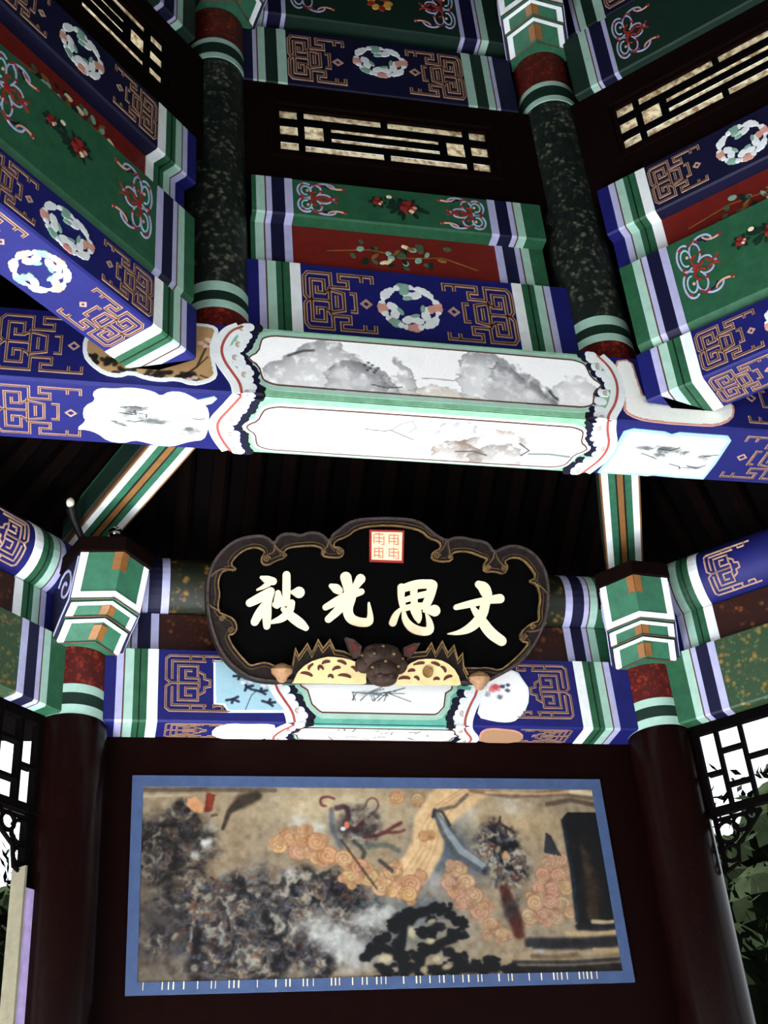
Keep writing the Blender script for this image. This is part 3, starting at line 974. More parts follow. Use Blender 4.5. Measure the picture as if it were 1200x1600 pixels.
def lattice_window(k):
    n_, t_ = sd(k)
    c = {-1: -.045, 0: -.03, 1: .0}[k]
    root = thing('lattice_window', 'dark clerestory lattice window with papered slots on the %s side' % PLACE[k], 'window', n_ * 1.5 + Vector((0, 0, 4.86)))
    fr = face(k, 1.5)
    W, z0, z1 = .375, 5.07, 5.28
    m = MB()
    m.poly(fr, [(-.57, 4.905), (.57, 4.905), (.57, 5.41), (-.57, 5.41)], -.03, .02, 0, [[(c - W, z0), (c - W, z1), (c + W, z1), (c + W, z0)]])
    m.build('frame', FRAMEWOOD, root)
    m = MB()
    m.ribbon(fr, [(c - W - .03, z0 - .03), (c + W + .03, z0 - .03), (c + W + .03, z1 + .03), (c - W - .03, z1 + .03)], .02, .02, .03, 0, closed=True)
    m.build('inner_moulding', FRAMEWOOD, root)
    def bar(x0, x1, y0, y1):
        m = MB()
        cx, cy = (x0 + x1) / 2, (y0 + y1) / 2
        m.box(fr.p(c - W + 2 * W * cx, z0 + (z1 - z0) * cy, .013), W * (x1 - x0), (z1 - z0) * (y1 - y0) / 2, .005, (fr.u, fr.v, fr.n))
        m.build('bar', DARKWOOD, root)
    def pane(x0, x1, y0, y1):
        m = MB()
        cx, cy = (x0 + x1) / 2, (y0 + y1) / 2
        a, b, y2, y3 = c - W + 2 * W * x0, c - W + 2 * W * x1, z0 + (z1 - z0) * y0, z0 + (z1 - z0) * y1
        m.add([fr.p(a, y2, +.007), fr.p(b, y2, +.007), fr.p(b, y3, +.007), fr.p(a, y3, +.007)], [(0, 1, 2, 3)])
        m.build('pane', PAPER, root)
    for q in ((.085, .115, 0, 1), (.885, .915, 0, 1), (.0, .085, .23, .37), (0, .085, .63, .77), (.915, 1, .23, .37), (.915, 1, .63, .77),
              (.115, .885, .68, .81), (.115, .885, .19, .31), (.205, .24, .31, .68), (.76, .795, .31, .68), (.24, .76, .44, .55), (.485, .515, .81, 1), (.485, .515, 0, .19)):
        bar(*q)
    for q in ((0, .085, 0, .23), (0, .085, .37, .63), (0, .085, .77, 1), (.915, 1, 0, .23), (.915, 1, .37, .63), (.915, 1, .77, 1), (.115, .205, .31, .68), (.795, .885, .31, .68),
              (.115, .485, .81, 1), (.515, .885, .81, 1), (.115, .485, 0, .19), (.515, .885, 0, .19), (.24, .76, .31, .44), (.24, .76, .55, .68)):
        pane(*q)
for k in (-1, 0, 1):
    lattice_window(k)

# beams above the lattice windows: bodies and bands darkened to stand for shade
a = member('upper_blue_beam', 'shade-painted blue beam with flower roundel above the middle lattice window', 'beam', 0, (1.48, 1.57, 5.415, 5.72), -.535, .49, NAVY, T1_SHADE, -.035, .335)
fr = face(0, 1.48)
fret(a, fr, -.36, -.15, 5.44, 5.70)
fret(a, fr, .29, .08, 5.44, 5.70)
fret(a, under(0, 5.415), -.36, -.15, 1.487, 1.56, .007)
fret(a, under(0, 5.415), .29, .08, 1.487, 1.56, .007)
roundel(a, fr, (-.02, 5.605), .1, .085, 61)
a = member('upper_green_beam', 'shade-painted green beam with gold flower at the top of the middle side', 'beam', 0, (1.45, 1.57, 5.77, 6.10), -.535, .49, DGREEN, T2_SHADE, -.035, .335)
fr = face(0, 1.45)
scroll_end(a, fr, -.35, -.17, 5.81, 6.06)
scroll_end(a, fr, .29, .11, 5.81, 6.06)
m = MB()
for i in range(9):
    q = i * .7
    m.disc(fr, (-.005 + .035 * math.cos(q), 5.92 + .035 * math.sin(q)), .017, .013, 0, .004 + i * .0001, i % 2, 9, q)
m.build('gold_flower', [mat('bright_gold_paint', (206, 160, 70)), BRIGHT_RED], a)
for k in (-1, 1):
    pl, c = PLACE[k], FC[k]
    a = member('upper_green_beam', 'shade-painted green beam with blue bands above the %s lattice window' % pl, 'beam', k, (1.45, 1.57, 5.41, 5.72), c - .5, c + .5, DGREEN, T2_SHADE, c, .325)
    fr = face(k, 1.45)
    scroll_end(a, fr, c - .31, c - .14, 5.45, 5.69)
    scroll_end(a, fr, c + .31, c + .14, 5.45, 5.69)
    a = member('upper_blue_beam', 'shade-painted blue beam at the top of the %s side' % pl, 'beam', k, (1.48, 1.57, 5.77, 6.10), c - .5, c + .5, NAVY, T1_SHADE, c, .325)
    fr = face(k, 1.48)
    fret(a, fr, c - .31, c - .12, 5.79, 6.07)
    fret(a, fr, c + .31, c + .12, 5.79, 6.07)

# ------------------------------------------------------------------ columns
BAMBOO = mottled('painted_bamboo_column', (20, 28, 25), [(34, 43, 38), (112, 112, 90), (10, 13, 12)], 34, rough=.5, lo=.03, hi=.3)
BROCADE = mottled('red_brocade_paint', (66, 14, 10), [(150, 50, 26), (120, 30, 20)], 60, rough=.5, lo=.1, hi=.3)
def ring(root, c, r, z0, z1, mt, nm):
    m = MB()
    m.lathe((c.x, c.y, 0), [(r, z0), (r, z1)], 40)
    return m.build(nm, mt, root, smooth=True)
def inner_column(sgn, far=False):
    c = Vector((sgn * RI, RI * T, 0)) if far else Vector((sgn * RI * T, RI, 0))
    pl = 'left' if sgn < 0 else 'right'
    root = thing('short_column', ('dark green short column at the near end of the %s blue beam' if far else 'dark green painted column with pale blossoms standing on the %s end of the landscape beam') % pl, 'column', (c.x, c.y, 4.16))
    m = MB()
    m.lathe((c.x, c.y, 0), [(.105, 4.36), (.103, 5.42)], 40)
    m.build('shaft', BAMBOO, root, smooth=True)
    ring(root, c, .106, 4.16, 4.255, BROCADE, 'red_brocade')
    for z0, z1, mt in ((4.255, 4.285, PALE), (4.285, 4.322, DGREEN), (4.322, 4.36, PALE), (5.42, 5.445, PALE), (5.445, 5.50, DGREEN), (5.50, 5.525, PALE)):
        ring(root, c, .107, z0, z1, mt, 'neck_band')
    ring(root, c, .106, 5.525, 5.70, BROCADE, 'red_brocade')
def outer_column(sgn, far=False):
    c = Vector((sgn * RO, RO * T, 0)) if far else Vector((sgn * RO * T, RO, 0))
    pl = 'left' if sgn < 0 else 'right'
    root = thing('tall_column', ('dark red lacquered column at the near end of the %s open bay' if far else 'dark red lacquered column standing on the floor at the %s of the mural') % pl, 'column', (c.x, c.y, 0))
    m = MB()
    m.lathe((c.x, c.y, 0), [(.112, 0), (.112, 3.30), (.110, 3.34)], 48)
    m.build('shaft', LACQUER, root, smooth=True)
    for z0, z1, mt in ((3.34, 3.372, PALE), (3.372, 3.412, DGREEN), (3.412, 3.442, PALE)):
        ring(root, c, .109, z0, z1, mt, 'neck_band')
    ring(root, c, .108, 3.442, 3.60, BROCADE, 'red_brocade')
for sg in (-1, 1):
    inner_column(sg)
    outer_column(sg)
    inner_column(sg, True)
    outer_column(sg, True)

# ------------------------------------------------------------------ prow shaped capitals and radial tie beams
CAPGREEN = mat('capital_green_paint', (42, 96, 70), var=.25)
GILT = mat('gilt_tag', (126, 82, 38), rough=.5, metal=.1)
def capital(sgn, dd, dz, label):
    an = sgn * math.pi / 8
    ax, wv = Vector((math.sin(an), math.cos(an), 0)), Vector((math.cos(an), -math.sin(an), 0))
    def P(d, w, z):
        return ax * (d + dd) + wv * w + Vector((0, 0, z + dz))
    root = thing('prow_capital', label, 'capital', P(2.5, 0, 3.57))
    lev = [((2.250, 3.800), (2.312, 3.662), .116, 'upper_block'), ((2.318, 3.657), (2.368, 3.628), .110, 'middle_block'), ((2.372, 3.622), (2.445, 3.572), .105, 'lower_block')]
    SH = .063
    for i, ((d1, z1), (d0, z0), W, nm) in enumerate(lev):
        m = MB()
        vs = []
        for d, z in ((d0, z0), (d1, z1)):
            vs += [P(d, 0, z), P(d + SH, W, z), P(2.56, W, z), P(2.56, -W, z), P(d + SH, -W, z)]
        m.add(vs, [(0, 1, 2, 3, 4), (5, 6, 7, 8, 9)] + [(j, (j + 1) % 5, (j + 1) % 5 + 5, j + 5) for j in range(5)])
        blk = m.build(nm, CAPGREEN, root)
        tr, gm = MB(), MB()
        for sw in (-1, 1):
            o, e, tp = P(d0, 0, z0), P(d0 + SH, sw * W, z0), P(d1, 0, z1)
            u = (e - o)
            L = u.length
            u.normalize()
            v = (tp - o) - u * (tp - o).dot(u)
            off = (tp - o).dot(u)
            H = v.length
            v.normalize()
            n = u.cross(v)
            if n.dot(ax) > 0:
                n = -n
            f = Frame(o, u, v, n)
            sl = off / H
            b = .024 if i == 0 else .012
            if i == 0:
                tr.poly(f, [(0, 0), (L, 0), (L + sl * H, H), (L + sl * H - .024, H), (L - .024 + sl * b, b), (sl * b, b)], 0, .003, 0)
            else:
                tr.poly(f, [(0, H), (0 + sl * H, H), (L + sl * H, H), (L, 0), (L - .024, 0), (L - .024 + sl * (H - b), H - b), (sl * (H - b), H - b)][1:] , 0, .003, 0)
            tr.ribbon(f, [(-.001, .002), (L, .002)], .004, 0, .0045, 1)
            g0 = H * (.62 if i == 0 else .15)
            g1 = H * (1.0 if i == 0 else .75)
            gm.poly(f, [(sl * g0, g0), (.026 + sl * g0, g0), (.026 + sl * g1, g1), (sl * g1, g1)], 0, .0042, 0)
        tr.build('white_edging', [WHITE, BROWN], blk)
        gm.build('gilt_tag', [GILT], blk)
    # painted spirals on the cheeks
    for sw in (-1, 1):
        f = Frame(P(2.44, sw * .1165, 3.74), ax, (0, 0, 1), wv * sw)
        m = MB()
        m.poly(f, [(-.125, .058), (.118, .058), (.118, -.168), (.064, -.168), (.0, -.115), (-.06, -.08)], -.008, .0015, 1)
        sp = [(-.02 + (.062 - .0030 * j) * math.cos(j * .5 + .4), -.012 + (.064 - .0032 * j) * math.sin(j * .5 + .4)) for j in range(19)]
        m.ribbon(f, sp, .008, 0, .004, 0)
        m.ribbon(f, [(-.116, .052), (-.056, -.076), (.004, -.112), (.066, -.16)], .008, 0, .004, 0)
        m.build('cheek_spiral', [LILAC, NAVY], root)
    m = MB()
    z = 3.80
    vs = []
    for zz in (z, z + .05):
        vs += [P(2.235, 0, zz), P(2.30, .126, zz), P(2.56, .126, zz), P(2.56, -.126, zz), P(2.30, -.126, zz)]
    m.add(vs, [(0, 1, 2, 3, 4), (5, 6, 7, 8, 9)] + [(j, (j + 1) % 5, (j + 1) % 5 + 5, j + 5) for j in range(5)])
    m.build('cap_board', FRAMEWOOD, root)
capital(-1, 0, 0, 'green and white prow shaped capital on the tall column left of the name board')
capital(1, 0, 0, 'green and white prow shaped capital on the tall column right of the name board')
DI = (RI - RO) / math.cos(math.pi / 8)
capital(-1, DI, 2.125, 'shadowed green capital high on the left short column')
capital(1, DI, 2.125, 'shadowed green capital high on the right short column')

for sgn in (-1, 1):
    an = sgn * math.pi / 8
    ax, wv = Vector((math.sin(an), math.cos(an), 0)), Vector((math.cos(an), -math.sin(an), 0))
    pl = 'left' if sgn < 0 else 'right'
    root = thing('tie_beam', 'green and white striped tie beam running from the %s tall column up behind the landscape beam' % pl, 'beam', ax * 2.2 + Vector((0, 0, 4.0)))
    hw, z0, z1, d0, d1 = .066, 4.0, 4.13, 1.80, 2.62
    m = MB()
    m.box(ax * ((d0 + d1) / 2) + Vector((0, 0, (z0 + z1) / 2)), hw, (d1 - d0) / 2, (z1 - z0) / 2, (wv, ax, Vector((0, 0, 1))))
    m.build('body', CAPGREEN, root)
    fu = Frame((0, 0, z0), wv, ax, (0, 0, -1))
    for nm, x, w, mt, h in (('white_stripe', -.050, .022, WHITE, .002), ('white_stripe', .050, .022, WHITE, .002), ('gilt_stripe', 0, .020, OCHRE, .0025), ('dark_line', -.0125, .005, BLACK, .003), ('dark_line', .0125, .005, BLACK, .003), ('edge_line', -.0635, .005, OCHRE, .003), ('edge_line', .0635, .005, OCHRE, .003)):
        m = MB()
        m.ribbon(fu, [(x, d0), (x, d1)], w, 0, h)
        m.build(nm, mt, root)
    for sw in (-1, 1):
        fs = Frame(wv * (sw * hw) + Vector((0, 0, 0)), ax, (0, 0, 1), wv * sw)
        m = MB()
        m.ribbon(fs, [(d0, z0 + .012), (d1, z0 + .012)], .02, 0, .002, 0)
        m.ribbon(fs, [(d0, z0 + .075), (d1, z0 + .075)], .09, 0, .0015, 1)
        m.build('side_stripe', [BROWN, DGREEN], root)

# ------------------------------------------------------------------ outer ring
a = member('blue_lintel', 'blue lintel with painted panels running directly above the dark mural wall', 'beam', 0, (2.35, 2.478, 3.345, 3.60), mit(-1, .0), mit(1, .0), BLUE, T1, -.015, .715)
fr, fu = face(0, 2.35), under(0, 3.345)
fret(a, fr, -.705, -.43, 3.372, 3.59, .0075, FRET2, False)
fret(a, fr, .67, .40, 3.372, 3.59, .0075, FRET2, False)
fret(a, fu, -.70, -.45, 2.36, 2.47, .006, FRET2, False)
fret(a, fu, .665, .42, 2.36, 2.47, .006, FRET2, False)
# middle scroll-framed panels
m = MB()
m.poly(fr, [(-.34, 3.595), (-.34, 3.474), (-.31, 3.42), (-.28, 3.38), (-.285, 3.347), (.27, 3.347), (.275, 3.373), (.30, 3.42), (.335, 3.476), (.335, 3.595)], 0, .0012)
m.poly(fu, [(-.285, 2.352), (-.31, 2.39), (-.335, 2.44), (-.33, 2.476), (.32, 2.476), (.325, 2.44), (.30, 2.39), (.27, 2.352)], 0, .0012)
m.build('middle_ground', mat('teal_green_paint', (96, 168, 150), var=.25), a)
def orchid(X, Y):
    S = Sheet((X + .29) / .56 * 560, (Y - 3.36) / .23 * 230, (238, 240, 236))
    rr = random.Random(3)
    for i in range(9):
        x = rr.uniform(150, 330)
        S.line([(x, 70), (x + rr.uniform(-10, 40), 100), (x + rr.uniform(40, 120), rr.uniform(60, 125))], 4, (50, 60, 66), .8)
    S.blob(240, 95, 60, 16, (150, 160, 164), .5, .9, rough=.6)
    return S.c
def twigs(X, Y):
    S = Sheet((X + .3) / .58 * 580, (Y - 2.35) / .13 * 130, (238, 240, 238))
    rr = random.Random(13)
    for i in range(24):
        x, y = rr.uniform(90, 480), rr.uniform(25, 105)
        S.line([(x, y), (x + rr.uniform(-30, 30), y + rr.uniform(-25, 25))], rr.uniform(3, 7), (40, 44, 48), .8)
    return S.c
panel(a, fr, [(-.285, 3.59), (-.285, 3.475), (-.262, 3.455), (-.25, 3.405), (-.222, 3.375), (-.2, 3.365), (.18, 3.365), (.205, 3.375), (.232, 3.405), (.243, 3.455), (.268, 3.475), (.268, 3.59)], (-.30, .29, 3.36, 3.595), (180, 70), orchid, border=.02, label='white panel with painted grass')
panel(a, fu, lobed(-.298, .285, 2.362, 2.474, .06), (-.30, .29, 2.355, 2.476), (200, 46), twigs, border=.010, label='white panel with ink twigs')
scroll_border(a, ((fr, [(-.365, 3.595), (-.351, 3.474), (-.324, 3.429), (-.296, 3.384), (-.291, 3.348)], [(-.32, 3.595), (-.305, 3.48), (-.278, 3.42), (-.245, 3.38), (-.25, 3.352)]), (fu, [(-.291, 2.352), (-.327, 2.398), (-.349, 2.45), (-.34, 2.476)], [(-.25, 2.355), (-.285, 2.40), (-.305, 2.45), (-.295, 2.474)])), -1)
scroll_border(a, ((fr, [(.36, 3.595), (.341, 3.476), (.305, 3.42), (.284, 3.373), (.28, 3.348)], [(.315, 3.595), (.295, 3.48), (.262, 3.42), (.242, 3.38), (.24, 3.352)]), (fu, [(.28, 2.352), (.29, 2.38), (.33, 2.44), (.325, 2.476)], [(.24, 2.355), (.25, 2.39), (.288, 2.44), (.28, 2.474)])), 1)
def birds_blue(X, Y):
    S = Sheet((X + .55) / .24 * 240, (Y - 3.37) / .2 * 200, (158, 194, 206))
    S.wash((fbm(S.X / 40, S.Y / 40, 15) - .5) * .5, (120, 160, 175))
    for x, y in ((105, 100), (150, 85), (60, 55), (175, 45), (85, 140)):
        for da in (0, 1.1, 2.2, 3.6):
            S.line([(x, y), (x + 22 * math.cos(da + x), y + 13 * math.sin(da + x))], 9, (24, 28, 44), .9)
    S.line([(100, 20), (120, 70), (140, 90)], 3, (40, 40, 50), .8)
    for x, y in ((120, 120), (160, 105), (95, 115)):
        S.blob(x, y, 12, 8, (236, 226, 226), .9, .5)
    return S.c
def flowers_white(X, Y):
    S = Sheet((X - .31) / .2 * 200, (Y - 3.36) / .2 * 200, (240, 240, 236))
    for x, y, r, c in ((95, 130, 22, (190, 60, 70)), (80, 120, 14, (214, 110, 110)), (120, 135, 12, (50, 50, 70)), (135, 120, 11, (70, 70, 90)), (60, 105, 16, (150, 156, 160)), (105, 95, 14, (90, 96, 104)), (140, 140, 10, (60, 70, 90))):
        S.blob(x, y, r, r * .8, c, .9, .6, rough=.4, seed=int(x))
    return S.c
cartouche(a, fr, [(-.552, 3.565), (-.40, 3.565), (-.372, 3.486), (-.345, 3.43), (-.32, 3.383), (-.504, 3.379), (-.52, 3.403), (-.552, 3.408)], birds_blue, (110, 90), rim=WHITE, label='pale blue panel with dark birds', rimw=.008)
cartouche(a, fr, smooth_closed([(.489, 3.56), (.51, 3.516), (.526, 3.487), (.511, 3.42), (.467, 3.372), (.435, 3.362), (.386, 3.365), (.325, 3.38), (.345, 3.44), (.37, 3.49), (.40, 3.56)], 1), flowers_white, (90, 90), rim=WHITE, label='white fan shaped panel with flowers', rimw=.006)
cartouche(a, fu, smooth_closed([(-.556, 2.434), (-.535, 2.372), (-.496, 2.356), (-.441, 2.36), (-.387, 2.354), (-.345, 2.365), (-.352, 2.472), (-.478, 2.474), (-.524, 2.472)], 1), wash_white(41, .5), (90, 50), rim=WHITE, label='small white cloud panel', rimw=.005)
cartouche(a, fu, smooth_closed([(.345, 2.40), (.352, 2.368), (.378, 2.356), (.422, 2.362), (.472, 2.372), (.51, 2.418), (.5, 2.472), (.36, 2.474)], 1), lambda X, Y: Sheet(X, Y, (168, 128, 96)).c, (40, 30), rim=PINK, label='small tan cloud panel', rimw=.005)

GOLDSCROLL = mottled('dark_green_gold_scroll_paint', (26, 30, 18), [(150, 112, 48), (92, 66, 30)], 34, rough=.5, lo=.06, hi=.22)
REDSCROLL = mottled('dark_red_gold_scroll_paint', (40, 14, 8), [(112, 66, 30), (70, 30, 16)], 40, rough=.5, lo=.06, hi=.22)
GREENSCROLL = mottled('green_gold_brocade_paint', (44, 66, 44), [(142, 110, 52), (90, 110, 70)], 46, rough=.5, lo=.08, hi=.26)
member('cushion_board', 'narrow dark red gilt scrolled board hidden partly behind the name board', 'board', 0, (2.385, 2.44, 3.601, 3.752), mit(-1), mit(1), REDSCROLL, T2, -.015, .715)
for k in (-1, 0, 1):
    pl = PLACE[k]
    n_, t_ = sd(k)
    lab = {0: 'dark round purlin with gold scrollwork behind the name board', -1: 'rounded blue purlin with frets above the left hanging lattice', 1: 'rounded blue purlin with frets above the right hanging lattice'}[k]
    root = thing('purlin', lab, 'beam', n_ * 2.41 + Vector((0, 0, 3.86)))
    m = MB()
    m.prism(round_prof(2.415, 3.862, .108, 28), k, mit(-1), mit(1))
    m.build('body', GOLDSCROLL if k == 0 else BLUE, root, smooth=True)
    prof = lambda d: round_prof(2.415, 3.862, .108 + d, 28)
    b = T2 if k == 0 else T1
    for sg in (1, -1):
        end_bands(root, prof, k, sg * .70, sg, b, mit(sg))
    if k:
        for sg in (1, -1):
            m = MB()
            n2 = 8
            for pl_ in FRET2:
                for fl in (False, True):
                    # wrap the fret round the log
                    pts = []
                    for (x0, y0), (x1, y1) in zip(pl_[:-1], pl_[1:]):
                        for q in np.linspace(0, 1, 4)[:-1]:
                            pts.append((x0 + (x1 - x0) * q, y0 + (y1 - y0) * q))
                    pts.append(pl_[-1])
                    co = []
                    for x, y in pts:
                        y = 10 - y if fl else y
                        ang = math.radians(150 + y * 9.5)
                        co.append(n_ * (2.415 + .1095 * math.cos(ang)) + t_ * (sg * (.67 - x * .016)) + Vector((0, 0, 3.862 + .1095 * math.sin(ang))))
                    m.tube(co, .0035, 5)
            m.build('fret_ornament', [TAN], root)
            m = MB()
            pts = []
        m = MB()
        vs, fs = [], []
        for j in range(15):
            ang = math.radians(140 + j * 7.5)
            wdt = .14 * math.sin(math.pi * (j + 1) / 16) ** .5
            for q in (-1, 1):
                vs.append(n_ * (2.415 + .111 * math.cos(ang)) + t_ * (-k * .27 + q * wdt) + Vector((0, 0, 3.862 + .111 * math.sin(ang))))
            if j:
                fs.append((2 * j - 2, 2 * j - 1, 2 * j + 1, 2 * j))
        m.add(vs, fs)
        m.build('white_cartouche', [WHITE], root)
for k in (-1, 1):
    pl = PLACE[k]
    member('cushion_board', 'dark red gilt board under the rounded %s purlin' % pl, 'board', k, (2.385, 2.44, 3.601, 3.752), mit(-1), mit(1), REDSCROLL, T1, 0, .70)
    member('green_lintel', 'green and gold brocade lintel carrying the %s hanging lattice' % pl, 'beam', k, (2.35, 2.478, 3.345, 3.60), mit(-1), mit(1), GREENSCROLL, T2, 0, .715)

# ------------------------------------------------------------------ hanging lattices in the open side bays
for k in (-1, 1):
    n_, t_ = sd(k)
    root = thing('hanging_lattice', 'dark openwork lattice hanging in the open bay under the %s green lintel' % PLACE[k], 'lattice', n_ * 2.415 + Vector((0, 0, 3.03)))
    fr = face(k, 2.415)
    def lbar(x0, x1, y0, y1, nm='bar'):
        m = MB()
        m.box(fr.p((x0 + x1) / 2, (y0 + y1) / 2, 0), abs(x1 - x0) / 2, abs(y1 - y0) / 2, .014, (fr.u, fr.v, fr.n))
        m.build(nm, DARKWOOD, root)
    lbar(-.885, .885, 3.31, 3.344, 'top_rail')
    lbar(-.885, .885, 3.025, 3.05, 'bottom_rail')
    for sg in (-1, 1):
        lbar(sg * .862, sg * .885, 3.05, 3.31, 'end_stile')
        xs = [.862, .800, .715, .60, .50, .385, .285, .17, .07]
        for i in range(1, len(xs)):
            lbar(sg * xs[i] - .006, sg * xs[i] + .006, 3.05, 3.31)
            lv = ((3.165,), (3.235, 3.115), (3.19,), (3.25, 3.10))[(i - 1) % 4]
            for z in lv:
                lbar(sg * (xs[i] + .006), sg * (xs[i - 1] - .006), z - .006, z + .006)
        # curled corner bracket
        m = MB()
        for cx, cz, r in ((.835, 2.965, .035), (.785, 2.985, .026), (.84, 2.895, .026), (.745, 3.0, .018)):
            m.tube([fr.p(sg * (cx + r * math.cos(q)), cz + r * math.sin(q), 0) for q in np.linspace(0, 2 * math.pi, 15)], .007, 6)
        m.tube([fr.p(sg * .868, z, 0) for z in (2.84, 3.02)], .01, 6)
        m.tube([fr.p(sg * x, 2.99 - (x - .70) * .0 + .02, 0) for x in (.71, .868)], .007, 6)
        m.tube([fr.p(sg * x, z, 0) for x, z in ((.71, 3.01), (.77, 2.95), (.81, 2.92), (.82, 2.86), (.868, 2.84))], .007, 6)
        m.build('corner_bracket', DARKWOOD, root)
n_, t_ = sd(-1)
fr = face(-1, 2.42)
root = thing('door_post', 'door post, its sunlit lower part painted lavender, beside the left tall column', 'post', n_ * 2.42 + t_ * .87)
m = MB()
m.poly(fr, [(.846, 0), (.884, 0), (.884, 2.80), (.846, 2.80)], -.02, .03)
m.build('post', mat('sunlit_lavender', (176, 156, 200), rough=.4), root)  # sunlight on the dark post, put into its colour
m = MB()
m.poly(fr, [(.838, 0), (.846, 0), (.846, 2.86), (.838, 2.86)], -.02, .035)
m.build('daylight_strip', mat('daylight_cream', (120, 114, 92)), root)  # bright outdoors beside the post, built as a cream strip
m = MB()
m.poly(fr, [(.850, 2.80), (.884, 2.80), (.884, 3.02), (.850, 3.02)], -.015, .015)
m.build('dark_head', DARKWOOD, root)
# ------------------------------------------------------------------ name board
CHARS={
'bei':[[(-0.4126,0.3517,0.0102),(-0.3945,0.3447,0.0281),(-0.3739,0.3404,0.0255)],[(-0.3891,0.332,0.0204),(-0.4067,0.3184,0.0128),(-0.4253,0.31,0.0061)],[(-0.4486,0.2655,0.0255),(-0.4135,0.2847,0.0316),(-0.3808,0.3066,0.0265)],[(-0.3782,0.3041,0.0204),(-0.3927,0.2676,0.0281),(-0.3919,0.2318,0.0316),(-0.3909,0.191,0.0225)],[(-0.3977,0.2622,0.0255),(-0.4173,0.2309,0.0306),(-0.4308,0.2039,0.0265)],[(-0.3296,0.363,0.0255),(-0.3287,0.3164,0.0265),(-0.329,0.2777,0.0245)],[(-0.3116,0.3067,0.0104),(-0.2909,0.3065,0.0367),(-0.2868,0.3066,0.0375)],[(-0.3567,0.3024,0.0179),(-0.3546,0.2793,0.0306),(-0.3594,0.2611,0.023)],[(-0.3645,0.2635,0.0204),(-0.3314,0.2688,0.0208),(-0.3109,0.2706,0.0208)],[(-0.3109,0.2706,0.0219),(-0.3155,0.2447,0.0255),(-0.338,0.2183,0.0265),(-0.376,0.2042,0.0112)],[(-0.3387,0.249,0.0156),(-0.31,0.2244,0.0316),(-0.2788,0.2024,0.0316),(-0.2621,0.1892,0.0194)]],
'guang':[[(-0.1302,0.3635,0.0375),(-0.122,0.3298,0.0323),(-0.1165,0.2935,0.0308)],[(-0.1797,0.3327,0.0156),(-0.1639,0.3255,0.0323),(-0.1534,0.3181,0.0265)],[(-0.0801,0.3604,0.0329),(-0.0958,0.3361,0.0239),(-0.1114,0.3146,0.0191)],[(-0.197,0.2604,0.0208),(-0.1608,0.2814,0.0286),(-0.114,0.3066,0.0318),(-0.0772,0.317,0.0212)],[(-0.1217,0.2933,0.0286),(-0.1501,0.2559,0.0302),(-0.1872,0.221,0.0239)],[(-0.1112,0.2937,0.0302),(-0.1251,0.2568,0.0329),(-0.1159,0.226,0.0323),(-0.087,0.2141,0.0302),(-0.0529,0.2137,0.0291),(-0.0451,0.2285,0.0212),(-0.0517,0.2803,0.0064)]],
'si':[[(0.0604,0.3371,0.027),(0.0583,0.3002,0.0212),(0.0673,0.2664,0.0202)],[(0.0593,0.3318,0.0249),(0.113,0.3509,0.0313),(0.1643,0.353,0.0303)],[(0.168,0.3494,0.0341),(0.1602,0.312,0.0297),(0.1423,0.2744,0.0276)],[(0.07,0.2665,0.0191),(0.1074,0.2757,0.0212),(0.145,0.2771,0.0244)],[(0.1033,0.3388,0.0249),(0.1021,0.3018,0.0216),(0.1074,0.2679,0.0265)],[(0.0673,0.2926,0.0184),(0.1075,0.3084,0.0195),(0.1533,0.3197,0.0216)],[(0.0593,0.2661,0.0095),(0.0407,0.2445,0.0223),(0.0301,0.2165,0.0255)],[(0.0673,0.2559,0.0117),(0.0726,0.2247,0.0233),(0.0991,0.197,0.0313),(0.1391,0.1889,0.0281),(0.1606,0.1964,0.0281),(0.1554,0.2302,0.0184),(0.1448,0.2508,0.0043)],[(0.11,0.2601,0.0357),(0.1179,0.2342,0.027),(0.1195,0.2227,0.0106)],[(0.1395,0.2611,0.013),(0.1718,0.2623,0.0389),(0.1745,0.2624,0.0389)]],
'wen':[[(0.3306,0.3587,0.0253),(0.3497,0.3487,0.0418),(0.3587,0.3277,0.0374)],[(0.2503,0.2768,0.0187),(0.3022,0.2909,0.0253),(0.3572,0.3052,0.0242),(0.4058,0.3124,0.0314)],[(0.3543,0.2955,0.0308),(0.3427,0.2526,0.0335),(0.3066,0.2117,0.0335),(0.2629,0.1908,0.0184),(0.2185,0.1852,0.0027)],[(0.3102,0.2752,0.0165),(0.3343,0.2417,0.0319),(0.369,0.1926,0.0385),(0.4085,0.1675,0.0341)]],
}
PL_OUT= [(-0.3262,0.0088),(-0.3715,0.0042),(-0.442,0.0135),(-0.4826,0.0373),(-0.5183,0.0663),(-0.5495,0.1104),(-0.5684,0.1549),(-0.5851,0.2097),(-0.5935,0.2651),(-0.5939,0.3211),(-0.5854,0.3676),(-0.569,0.407),(-0.5448,0.4391),(-0.5101,0.4694),(-0.4697,0.487),(-0.4186,0.4947),(-0.39,0.4846),(-0.3757,0.468),(-0.3669,0.4894),(-0.3464,0.5036),(-0.3153,0.5062),(-0.2865,0.5002),(-0.2632,0.5119),(-0.2318,0.5135),(-0.2054,0.5026),(-0.1904,0.4837),(-0.1844,0.5063),(-0.1582,0.5262),(-0.1319,0.5505),(-0.0948,0.5653),(-0.0521,0.5707),(0.0109,0.5762),(0.0867,0.5763),(0.1302,0.565),(0.1573,0.542),(0.1845,0.5217),(0.2172,0.5071),(0.2393,0.519),(0.2723,0.5222),(0.3108,0.5143),(0.3385,0.5129),(0.3661,0.5033),(0.385,0.4732),(0.4048,0.4888),(0.4498,0.503),(0.4945,0.4958),(0.5333,0.473),(0.5606,0.4387),(0.579,0.3904),(0.5812,0.3309),(0.5758,0.2769),(0.5603,0.2228),(0.5309,0.1634),(0.4908,0.1094),(0.4516,0.0769),(0.4074,0.0523),(0.3525,0.0235),(0.2985,0.017)]
